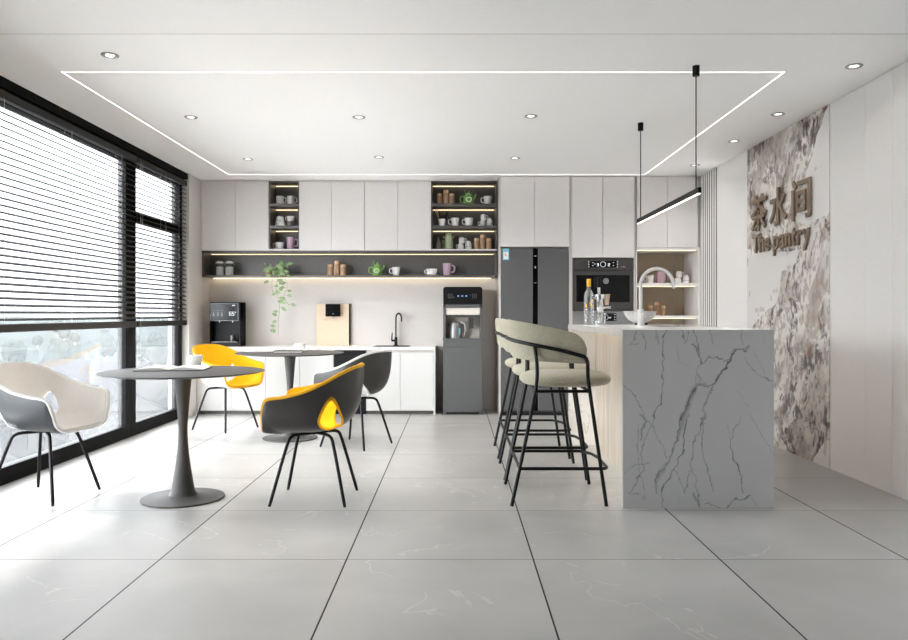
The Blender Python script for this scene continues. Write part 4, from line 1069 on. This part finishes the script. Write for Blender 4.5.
fp = [r1, (f1[0]+.02, f1[1], zf), (f1[0]+.045, f1[1]+.04, zf), (f1[0]+.05, 0.06, zf), (f1[0]+.03, .20, zf), (f2[0]-.03, f2[1], zf), r2]
fp = [Vector(p) for p in fp]; pp = [fp[0]]
for i in range(1, len(fp)-1):
    a, c, d = fp[i-1], fp[i], fp[i+1]; pp += [c+(a-c).normalized()*.02, c+(a-c).normalized()*.006+(d-c).normalized()*.006, c+(d-c).normalized()*.02]
pp.append(fp[-1]); pp.append
obj('footrest', MB().tube(pp, .0105, 12), 'black', stool); obj('stretcher', MB().tube([r2, r1], .0105, 12), 'black', stool)
b = MB().box(-.10, .23, -.012, .012, .706, .722, .002, 1); obj('seat_support', b, 'black', stool)
dup(stool, (.645, 5.635, 0), 0, 'middle olive velvet bar stool of the three at the island')
dup(stool, (.645, 6.425, 0), 0, 'farthest olive velvet bar stool, at the fridge end of the island')

# ================================================================== crockery (pixel widths read at the shelf front)
def lathe_cup(rt, rb, h, m, handle=1, n=28, name='cup_body', hz=(.25, .8), hr=None, wall=.003, taper=1.):
    prof = [(0, 0), (rb*.8, 0), (rb, .003)]
    for k in range(1, 9): u = k/8; prof.append((rb+(rt-rb)*u**taper, .003+(h-.003)*u))
    prof += [(rt-wall, h)]+[(rb+(rt-rb)*u**taper-wall, .003+(h-.003)*u) for u in (.75, .5, .25)]+[(rb*.8, .006), (0, .005)]
    return MB().lathe(prof, n=n)
def hand(r, z0, z1, out, th, sgn=-1, r0=None):
    r0 = r0 or r
    return MB().tube(smoothpath([(sgn*r0*.93, 0, z0), (sgn*(r+out*.75), 0, z0-.002), (sgn*(r+out), 0, (z0+z1)/2+.005), (sgn*(r+out*.8), 0, z1+.002), (sgn*r*.96, 0, z1)], 2), th, 8)
def cup(label, loc, rt=.040, rb=.026, h=.075, m='white', sgn=-1, group=None, cat='cup', name='coffee_cup', rz=0., taper=.6, saucer=False, lift=.0):
    t = thing(name, label, cat, loc, rz, group)
    z = .010 if saucer else 0
    b = lathe_cup(rt, rb, h, m, taper=taper); b.v = [(x, y, q+z) for x, y, q in b.v]; obj('cup_body', b, m, t)
    hb = hand(rt*.93, h*.3, h*.82, h*.32, h*.055, sgn, r0=rb+(rt-rb)*.5); hb.v = [(x, y, q+z) for x, y, q in hb.v]; obj('handle', hb, m, t)
    return t
def saucer(label, loc, r, m='white', group=None):
    o = obj('saucer', MB().lathe([(0, .002), (r*.55, .0), (r*.6, .002), (r, .009), (r*.98, .0105), (r*.6, .005), (0, .005)], n=36), m); o.location = loc; return tag(o, label, 'saucer', group)
cup('white cup with handle on the near round table beside the magazine', (-1.815, 5.262, TZ+.0005), .047, .033, .078, rz=R(-10), taper=.5)
saucer('white saucer under the cup on the far round table', (-1.53, 7.45, TZ+.0005), .072)
cup('white cup standing on its saucer on the far round table', (-1.53, 7.45, TZ+.0112-.005), .050, .036, .070, rz=0, taper=.5)
cup('dark mug standing on the drip tray of the black coffee machine', CM, .036, .034, .080, 'ovengrey', sgn=1, cat='mug', name='mug')

YS = 9.13      # depth line on which shelf things stand
def sx(x): return px2(x, YS)
can0 = None; jug0 = None; pot0 = None
def canister(label, loc, h, r=.030, group='brown wooden canisters on the shelves'):
    t = thing('wooden_canister', label, 'canister', loc, 0, group)
    k = .78
    obj('canister_body', MB().lathe([(0, 0), (r*.93, 0), (r, .004), (r*.97, h*.4), (r*.92, h*k), (0, h*k)], n=26), 'woodcan', t)
    obj('lid', MB().lathe([(0, h*k+.0005), (r*.90, h*k+.0005), (r*.90, h*.97), (r*.84, h), (0, h)], n=26), 'woodlid', t); return t
cans = {}
for h in (.125, .160, .115): cans[h] = None
def canset(xs, z, where, ysft=0.):
    hs = (.118, .155, .116); nm = ('left', 'tall middle', 'right')
    for x, h, q in zip(xs, hs, nm):
        lab = '%s brown wood canister of three %s' % (q, where); loc = (sx(x), YS, z+.0005)
        if cans.get(h) is None: cans[h] = canister(lab, loc, h)
        else: dup(cans[h], loc, 0, lab)
cans = {}
canset((330.3, 336.8, 343.0), ZN, 'on the long niche shelf')
zA, zB, zC = shz[0][1], shz[1][1], zU0+.020
canset((439.6, 446.0, 451.8), zA, 'on the top shelf of the wide open cabinet')
canset((476.6, 482.6, 489.0), zC, 'on the bottom shelf of the wide open cabinet')
YS = 8.98
canset((650.2, 657.0, 663.5), ZS2, 'on the lower shelf of the tan niche')
YS = 9.13
for c in list(cans.values()): pass

# green teapots
def teapot(label, loc):
    t = thing('green_teapot', label, 'teapot', loc, 0, 'small green teapots')
    obj('pot_body', MB().lathe([(0, 0), (.042, 0), (.050, .02), (.055, .045), (.050, .075), (.040, .095), (.034, .102), (0, .104)], n=30), 'greenc', t)
    obj('lid', MB().lathe([(0, .1045), (.034, .1045), (.028, .118), (.008, .124), (.010, .136), (0, .140)], n=24), 'greenc', t)
    obj('handle', MB().tube(smoothpath([(-.045, 0, .085), (-.082, 0, .088), (-.090, 0, .055), (-.075, 0, .022), (-.045, 0, .022)], 3), .006, 8), 'greenc', t)
    obj('spout', MB().tube(smoothpath([(.045, 0, .05), (.062, 0, .07), (.072, 0, .11)], 2), [.012, .010, .009, .008, .007, .006][:6]+[.006]*0 if False else .008, 10), 'greenc', t)
    obj('bail', MB().tube([(-.03, 0, .10), (-.042, 0, .150), (-.03, 0, .155)], .003, 8), 'greenc', t)
    bn = MB(); bn.tube([(.026*math.cos(a), -.054-.0*a, .05+.022*math.sin(a)) for a in [2*PI*k/24 for k in range(24)]], .004, 6, closed=True)
    obj('painted_ring', bn, 'white', t); return t
g0 = teapot('small green teapot on the long niche shelf', (sx(377.3), YS, ZN+.0005))
dup(g0, (sx(468.8), YS, zA+.0005), 0, 'small green teapot on the top shelf of the wide open cabinet')
# white handled cups
c0 = cup('white cup on the long niche shelf right of the green teapot', (sx(396), YS, ZN+.0005), .044, .026, .088, group='white handled cups on the shelves')
dup(c0, (sx(487.6), YS, zA+.0005), 0, 'white cup on the top shelf of the wide open cabinet')
dup(c0, (sx(455), YS, zB+.0005), 0, 'white cup on the middle shelf, next to the pot of sticks')
dup(c0, (sx(468.8), YS, zB+.0005), 0, 'white cup on the middle shelf, next to the stacked white cups')
saucer('white saucer on the long niche shelf', (sx(431.8), YS, ZN+.0005), .074)
cup('low white cup on a saucer on the long niche shelf', (sx(431.8), YS, ZN+.007), .056, .040, .064, taper=.45)
m0 = cup('tall pink mug at the right end of the long niche shelf', (sx(447), YS, ZN+.0005), .042, .034, .128, 'lilac', sgn=1, cat='mug', name='mug')
dup(m0, (sx(290.6), YS, zC+.0005), 0, 'tall pink mug on the bottom of the narrow open shelf')
saucer('pale saucer at the bottom of the narrow open shelf', (sx(279.3), YS, zC+.0005), .055, 'paleceram')
cup('low cream cup on a saucer in the narrow open shelf', (sx(279.3), YS, zC+.007), .046, .036, .068, 'creamfab' if False else 'paleceram', taper=.45)
q0 = cup('pale grey mug on the left of the top compartment of the narrow shelf', (sx(279.9), YS, zA+.0005), .039, .039, .090, 'paleceram', sgn=1, cat='mug', name='mug', taper=1)
dup(q0, (sx(290.8), YS, zA+.0005), 0, 'pale grey mug on the right of the top compartment of the narrow shelf')
# white spotted jug and two-tone stacked cups
t = thing('milk_jug', 'small white milk jug with grey marks in the narrow open shelf', 'jug', (sx(280), YS, zB+.0005))
obj('jug_body', MB().lathe([(0, .006), (.052, .006), (.050, .012), (.036, .095), (.034, .102), (0, .10)], n=28), 'white', t)
for k in range(5): obj('foot', MB().lathe([(0, 0), (.009, 0), (.009, .010), (0, .010)], (.040*math.cos(1.257*k+.3), .040*math.sin(1.257*k+.3), 0), 10), 'white', t)
obj('spout', MB().tube([(.0, -.030, .09), (.003, -.046, .104)], [.012, .006], 8), 'white', t)
obj('handle', hand(.038, .03, .09, .028, .005, -1, r0=.045), 'ovengrey', t)
obj('painted_marks', MB().box(.004, .016, -.047, -.040, .05, .062).box(-.016, -.006, -.046, -.039, .058, .066), 'steel', t)
cup('grey cup at the bottom of a stack in the narrow open shelf', (sx(290.8), YS, zB+.0005), .038, .030, .052, 'greybottle', sgn=-1)
cup('white cup on top of the grey cup in the narrow open shelf', (sx(290.8), YS, zB+.0535), .041, .030, .052, 'white', sgn=-1)
# small pot with sticks
t = thing('cutlery_pot', 'small white pot holding wooden stirrers on the middle shelf', 'pot', (sx(441.8), YS, zB+.0005))
obj('pot_body', lathe_cup(.038, .030, .078, None), 'white', t)
for a, l, m in ((-.5, .142, 'woodlid'), (-.36, .138, 'woodlid'), (-.25, .12, 'black'), (.45, .12, 'black'), (.55, .13, 'black')):
    obj('stirrer', MB().tube([(0.0+a*.02, .0, .008), (a*.05+math.sin(a)*l*.55, 0, .03+l*.9)], .003, 6).lathe([(0, -.004), (.006, 0), (.005, .016), (0, .02)], (a*.05+math.sin(a)*l*.55, 0, .03+l*.9), 10), m, t)
# stacks of white egg-shaped cups
def dome(label, loc):
    t = thing('white_cup', label, 'cup', loc, 0, 'white egg-shaped stacking cups')
    obj('cup_body', MB().lathe([(0, 0), (.030, 0), (.032, .004), (.032, .04), (.030, .062), (.023, .080), (.012, .090), (0, .092)], n=26), 'paleceram', t)
    obj('band', MB().lathe([(.0322, .030), (.0328, .031), (.0328, .033), (.0322, .034)], n=26, caps=False), 'steel', t)
    return t
def stackcup(label, loc, r=.029, h=.064):
    t = thing('white_cup', label, 'cup', loc, 0, 'white stacked cups with handles')
    obj('cup_body', MB().lathe([(0, 0), (r*.9, 0), (r, .004), (r*1.02, h*.5), (r*.92, h*.85), (r*.55, h), (0, h)], n=26), 'paleceram', t)
    obj('handle', hand(r, h*.25, h*.75, .018, .0035, -1), 'paleceram', t); return t
d0 = dome('white egg-shaped cup at the right end of the middle shelf', (sx(489.7), YS, zB+.0005))
dup(d0, (sx(468.3), YS, zC+.0005), 0, 'white egg-shaped cup on the bottom shelf beside the wooden canisters')
dup(d0, (px2(686.0, 8.98), 8.98, ZS1+.0005), 0, 'white egg-shaped cup at the right of the tan niche shelf')
s0 = stackcup('white cup at the base of the stack on the middle shelf', (sx(482.6), YS, zB+.0005))
s1 = dup(s0, (sx(483.4), YS, zB+.0655), PI, 'white cup balanced on top of the stack on the middle shelf')
dup(s0, (sx(460.8), YS, zC+.0005), 0, 'white cup at the base of the stack on the bottom shelf')
dup(s0, (sx(461.6), YS, zC+.0655), PI, 'white cup balanced on top of the stack on the bottom shelf')
dup(s0, (px2(678.2, 8.98), 8.98, ZS1+.0005), 0, 'white cup at the base of the stack in the tan niche')
dup(s0, (px2(679.0, 8.98), 8.98, ZS1+.0655), PI, 'white cup balanced on top of the stack in the tan niche')
# bottle and flask
t = thing('small_bottle', 'small grey stoneware bottle at the left of the bottom shelf', 'bottle', (sx(438.2), YS, zC+.0005))
obj('bottle_body', MB().lathe([(0, 0), (.022, 0), (.024, .01), (.023, .06), (.011, .085), (.009, .125), (0, .126)], n=22), 'greybottle', t)
t = thing('vacuum_flask', 'sage green lidded flask with a side handle on the bottom shelf', 'flask', (sx(448.8), YS, zC+.0005))
obj('flask_body', MB().lathe([(0, 0), (.040, 0), (.042, .006), (.040, .12), (.036, .145), (0, .145)], n=28), 'sage', t)
obj('lid', MB().lathe([(0, .1455), (.034, .1455), (.034, .160), (.026, .166), (0, .167)], n=28), 'sage', t)
obj('side_knob', MB().tube([(-.036, 0, .126), (-.062, 0, .130)], [.006, .009], 10).tube([(.036, 0, .126), (.054, 0, .130)], [.006, .009], 10), 'woodlid', t)
t = thing('dark_jar', 'slim dark jar standing behind the sage flask', 'jar', (sx(443.4), YS+.05, zC+.0005))
obj('jar_body', MB().lathe([(0, 0), (.02, 0), (.021, .004), (.021, .10), (0, .10)], n=20), 'leaf', t)
# glass storage jars
for i, (x, lab) in enumerate(((220, 'left clasped glass jar of white sugar at the window end of the niche'), (229.5, 'right clasped glass jar of white sugar at the window end of the niche'))):
    if i == 0:
        jar = thing('storage_jar', lab, 'jar', (sx(x), YS, ZN+.0005), 0, 'clasped glass storage jars')
        obj('glass_body', MB().lathe([(0, 0), (.040, 0), (.044, .006), (.044, .105), (.036, .120), (.036, .130), (.033, .130), (.033, .118), (.041, .104), (.041, .008), (0, .005)], n=28), 'jarglass', jar)
        obj('contents', MB().lathe([(0, .009), (.0385, .009), (.0385, .092), (0, .096)], n=28), 'jarfill', jar)
        obj('lid', MB().lathe([(0, .1305), (.038, .1305), (.039, .138), (.020, .150), (0, .152)], n=28), 'paleceram', jar)
        obj('wire_clasp', MB().tube(smoothpath([(-.038, 0, .105), (-.050, 0, .120), (-.044, 0, .145), (-.02, 0, .158), (.0, 0, .153)], 2), .0018, 6).tube(smoothpath([(.038, 0, .105), (.052, 0, .118), (.046, 0, .142)], 2), .0018, 6).tube([(.0385*math.cos(a), .0385*math.sin(a), .124) for a in [2*PI*k/24 for k in range(24)]], .0018, 6, closed=True), 'steel', jar)
    else: dup(jar, (sx(x), YS, ZN+.0005), 0, lab)
# tan niche top shelf
cup('cream cup at the left of the tan niche shelf, half behind the island tap', (px2(650, 8.98), 8.98, ZS1+.0005), .040, .030, .085, 'paleceram')
cup('pink mug on the upper shelf of the tan niche behind the island tap', (px2(660.5, 8.98), 8.98, ZS1+.0005), .052, .036, .115, 'mauve', sgn=1, cat='mug', name='mug', taper=.5)

# ------------------------------------------------------------------ trailing pothos
rnd = random.Random(4)
t = thing('trailing_plant', 'green trailing pothos plant in a small terracotta pot hanging over the niche shelf', 'plant', (sx(269), 9.10, ZN+.0005))
obj('pot', MB().lathe([(0, 0), (.030, 0), (.042, .015), (.046, .04), (.040, .065), (.032, .072), (.028, .072), (.034, .06), (.034, .05), (0, .05)], n=28), 'terra', t)
obj('soil', MB().lathe([(0, .0505), (.033, .0505), (.030, .058), (0, .06)], n=20), 'niche', t)
stems = MB(); lv = MB()
def leaf(p, d, size):
    d = Vector(d).normalized(); side = d.cross(Vector((rnd.uniform(-.4, .4), -1, rnd.uniform(-.3, .3)))).normalized(); up = side.cross(d)
    prof = [(0, 0), (.12, .17), (.35, .27), (.62, .23), (.85, .11), (1, 0)]
    v = []; f = []
    for (a, w) in prof:
        for k in (-1, 0, 1): v.append(Vector(p)+(d*a+side*w*k+up*(-.12*abs(k)*w*2+.10*a*(1-a)))*size)
    for i in range(len(prof)-1):
        for k in range(2): f.append((i*3+k, i*3+k+1, i*3+k+4, i*3+k+3))
    n = len(v); th = up*-.0012
    lv.add([tuple(q) for q in v]+[tuple(q+th) for q in v], f+[tuple(i+n for i in q[::-1]) for q in f], True)
def trail(pts, every=.035, sz=.05):
    pa = smoothpath(pts, 3); stems.tube(pa, .0022, 6); L = 0
    for a, c in zip(pa, pa[1:]):
        L += (c-a).length
        if L > every:
            L = 0; sg = rnd.choice((-1, 1)); ln = rnd.uniform(.012, .04)
            e = c+Vector((sg*ln, rnd.uniform(-.02, .01), rnd.uniform(.0, .02))); stems.tube([c, e], .0013, 5)
            leaf(e, (sg, rnd.uniform(-.4, .2), rnd.uniform(-.7, .4)), sz*rnd.uniform(.75, 1.15))
zf_ = 0
trail([(0, 0, .055), (.05, -.05, .12), (.13, -.12, .06), (.155, -.155, -.04), (.12, -.15, -.15), (.15, -.15, -.26), (.175, -.15, -.40), (.15, -.15, -.54), (.16, -.15, -.72)], .05, .075)
trail([(0, 0, .055), (.08, -.06, .10), (.19, -.13, .04), (.25, -.155, -.05), (.27, -.15, -.15), (.21, -.15, -.24), (.28, -.15, -.36)], .045, .075)
trail([(.01, 0, .055), (.05, -.07, .08), (.10, -.14, .03), (.085, -.155, -.05), (.075, -.15, -.14), (.10, -.15, -.24)], .05, .07)
for k in range(34):
    a = Vector((rnd.uniform(.09, .25), rnd.uniform(-.12, .01), rnd.uniform(.0, .15)))
    stems.tube([(0.01, 0, .055), tuple((a+Vector((0, 0, .06)))*.5), tuple(a)], .0014, 5); leaf(a, (rnd.uniform(-1, 1), rnd.uniform(-.7, .2), rnd.uniform(-.5, 1)), rnd.uniform(.05, .08))
for k in range(2):
    a = Vector((rnd.uniform(-.03, .03), rnd.uniform(-.03, .02), rnd.uniform(.07, .13))); stems.tube([(0, 0, .055), tuple(a)], .0014, 5); leaf(a, (rnd.uniform(-.6, .6), -.3, 1), .04)
obj('stems', stems, 'stem', t); obj('leaves', lv, 'leaf', t)

# shelf things at their true size; stacked cups keep resting on the cup below
for o in list(COL.objects):
    if o.parent is None and o.get('category') in ('canister', 'cup', 'mug', 'jug', 'teapot', 'saucer', 'pot', 'bottle', 'flask', 'jar') and 8.9 < o.location.y < 9.25 and o.location.z > 1.2:
        sh = max(z for z in (ZN, zA, zB, zC, ZS1, ZS2) if z < o.location.z+.0001)
        o.scale = (1.18,)*3; o.location.z = sh+.0005+(o.location.z-sh-.0005)*1.18
# ================================================================== outside the windows
M['grass'] = mat('hillside', S(38,43,42), 1., spec=0., noise=.35, nscale=.05)
M['canopy'] = mat('tree_canopy', S(29,35,32), 1., spec=0., noise=.35, nscale=.6)
M['housewall'] = mat('house_wall', S(46,45,44), 1., spec=0., noise=.06, nscale=.5)
M['roof'] = mat('grey_roof', S(28,28,30), 1., spec=0., noise=.12, nscale=2)
M['hglass'] = mat('house_window_glass', S(8,9,10), .8, spec=.1)
G0 = -13.
def gz(x, y):
    d = math.hypot(x, y)
    h = 0
    if d > 90: h += (d-90)*.018*(1+.6*math.sin(y*.013+1.)+.5*math.sin(y*.031+x*.01))
    return G0+max(0, min(h, 12))+.5*math.sin(x*.07)*math.sin(y*.06)
b = MB(); rows = []
xs_ = [-6-2.2*k-.10*k*k for k in range(56)]
for x in xs_: rows.append([(x, y, gz(x, y)) for y in [-60+9*k for k in range(70)]])
b.grid(rows)
o = obj('valley_ground', b, 'grass', None, world=True); o['kind'] = 'structure'
# houses down the slope
def house(label, x, y, rz, w, d, h):
    t = thing('house', label, 'house', (x, y, gz(x, y)-.5), rz, 'houses in the valley outside the window')
    obj('house_walls', MB().prism([(-w/2, 0), (w/2, 0), (w/2, h), (0, h+w*.28), (-w/2, h)], -d/2, d/2), 'housewall', t)
    rf = MB()
    for s_ in (-1, 1):
        rf.prism([(0, h+w*.28+.12), (s_*(w/2+.5), h-.28+.12), (s_*(w/2+.5), h-.28-.08), (0, h+w*.28-.08+.02)], -d/2-.5, d/2+.5)
    obj('roof', rf, 'roof', t)
    for fl in range(int(h//2.8)):
        for s_ in (-1, 1):
            for k in range(max(2, int(d//3))):
                yy = -d/2+1.5+k*(d-3)/(max(2, int(d//3))-1)
                f = obj('window', MB().box(s_*w/2-.06, s_*w/2+.06, yy-.55, yy+.55, 1+2.8*fl, 2.3+2.8*fl), 'hglass', t)
        for k in (-1, 1): obj('window', MB().box(k*w*.22-.5, k*w*.22+.5, -d/2-.06, -d/2+.06, 1+2.8*fl, 2.3+2.8*fl), 'hglass', t)
    obj('chimney', MB().box(w*.15, w*.15+.7, d*.2, d*.2+.7, h+.5, h+w*.28+1.), 'housewall', t)
    return t
hp = [('tall pale house nearest the window', -25, 36, .5, 8, 11, 6.4), ('pale gabled house seen below the far window', -30, 62, .9, 9, 12, 6), ('small grey-roofed house behind the nearest pale house', -40, 55, .2, 8, 10, 5.8),
      ('low pale house at the left below the near window', -19, 15, 1.1, 8, 12, 4.5), ('pale house in the middle of the valley', -52, 72, .7, 9, 13, 6.2), ('long grey-roofed house farther down the valley', -44, 92, 1.2, 9, 16, 6),
      ('small pale house far off beside the trees', -74, 96, .4, 9, 12, 6), ('pale house at the left edge beyond the chair', -38, 32, .3, 9, 12, 5.8), ('pale house beyond the far window among trees', -26, 78, .3, 8, 11, 5.8)]
for h_ in hp: house(*h_)
# trees
ico = bmesh.new(); bmesh.ops.create_icosphere(ico, subdivisions=3, radius=1)
for v in ico.verts:
    q = v.co; v.co = q*(1+.16*math.sin(q.x*7+1)*math.sin(q.y*6)*math.sin(q.z*7+2)+.07*math.sin(q.x*17)*math.sin(q.y*19+q.z*15))
b = MB().bm(ico, True); crown = b.mesh('crown')
tr = None; r3 = random.Random(9); n = 0
def treename(x, y): return 'houses'
pos = []
while len(pos) < 60:
    y = r3.uniform(45, 330); x = -r3.uniform(.32, .75)*y-6-r3.uniform(0, 14)
    if any(math.hypot(x-h_[1], y-h_[2]) < 11 for h_ in hp) or x < -280 or any(math.hypot(x-q[0], y-q[1]) < 7 for q in pos): continue
    pos.append((x, y, r3.uniform(1.4, 2.9)))
for x, y, s_ in pos:
    far = 'round hazy tree on the far hillside outside the window' if y > 120 else 'round tree among the houses outside the window'
    grp = 'trees on the far hillside' if y > 120 else 'trees among the houses'
    if tr is None:
        tr = thing('tree', far, 'tree', (x, y, gz(x, y)), 0, grp)
        o = obj('crown', crown, 'canopy', tr); o.location = (0, 0, 1.6); o.scale = (1, 1, 1.05)
        obj('trunk', MB().tube([(0, 0, -.3), (0, 0, .9)], .12, 8), 'woodcan', tr); tr.scale = (s_,)*3
    else: dup(tr, (x, y, gz(x, y)), r3.uniform(0, 6), far, grp, scale=s_)

# ================================================================== light and camera
W = bpy.data.worlds.new('World'); SC.world = W; W.use_nodes = True
bg = W.node_tree.nodes['Background']; bg.inputs[0].default_value = (.93, .96, 1., 1); _n = W.node_tree.nodes; _l = W.node_tree.links
_tc = _n.new('ShaderNodeTexCoord'); _sp = _n.new('ShaderNodeSeparateXYZ'); _l.new(_tc.outputs['Generated'], _sp.inputs[0])
_mr = _n.new('ShaderNodeMapRange'); _mr.interpolation_type = 'SMOOTHSTEP'; _mr.inputs[1].default_value = .12; _mr.inputs[2].default_value = .80; _mr.inputs[3].default_value = SKY; _mr.inputs[4].default_value = SKY*ZEN
_l.new(_sp.outputs['Z'], _mr.inputs[0]); _l.new(_mr.outputs[0], bg.inputs[1])   # hazy sky: bright at the horizon, darker overhead
sun = bpy.data.lights.new('sun', 'SUN'); sun.energy = SUN; sun.angle = R(5); sun.color = (1., .97, .93)
so = bpy.data.objects.new('sun', sun); COL.objects.link(so)
el, az = R(42), math.atan2(-.17, .85)
d = Vector((math.cos(el)*math.cos(az), math.cos(el)*math.sin(az), -math.sin(el)))
so.rotation_euler = d.to_track_quat('-Z', 'Y').to_euler(); so.location = (-20, 8, 20)
for y0, y1 in ((4.75, 7.245), (7.245, 8.595), (2.9, 4.75)):       # portals only guide sampling of daylight through the panes
    l = bpy.data.lights.new('daylight_portal', 'AREA'); l.shape = 'RECTANGLE'; l.size = y1-y0; l.size_y = 2.64; l.cycles.is_portal = True
    o = bpy.data.objects.new('daylight_portal', l); COL.objects.link(o); o.location = (-3.24, (y0+y1)/2, 1.36)
    o.rotation_euler = (Vector((1, 0, 0)).to_track_quat('-Z', 'Z')).to_euler()
cam = bpy.data.cameras.new('camera'); cam.sensor_width = 36; cam.lens = F/908*36; cam.shift_x = -1/908; cam.shift_y = -6/908
co = bpy.data.objects.new('camera', cam); COL.objects.link(co); co.location = (0, 0, H); co.rotation_euler = (PI/2, 0, 0); SC.camera = co
cam.clip_end = 1000
vs_ = SC.view_settings; vs_.view_transform = 'Standard'; vs_.look = 'None'; vs_.gamma = 1; vs_.exposure = EXPO
try: vs_.use_curve_mapping = False
except Exception: pass
SC.cycles.max_bounces = 10; SC.cycles.diffuse_bounces = DB; SC.cycles.transparent_max_bounces = 16
SC.cycles.caustics_reflective = False; SC.cycles.caustics_refractive = False
SC.cycles.sample_clamp_indirect = 0; SC.cycles.sample_clamp_direct = CLD
SC.cycles.use_denoising = True
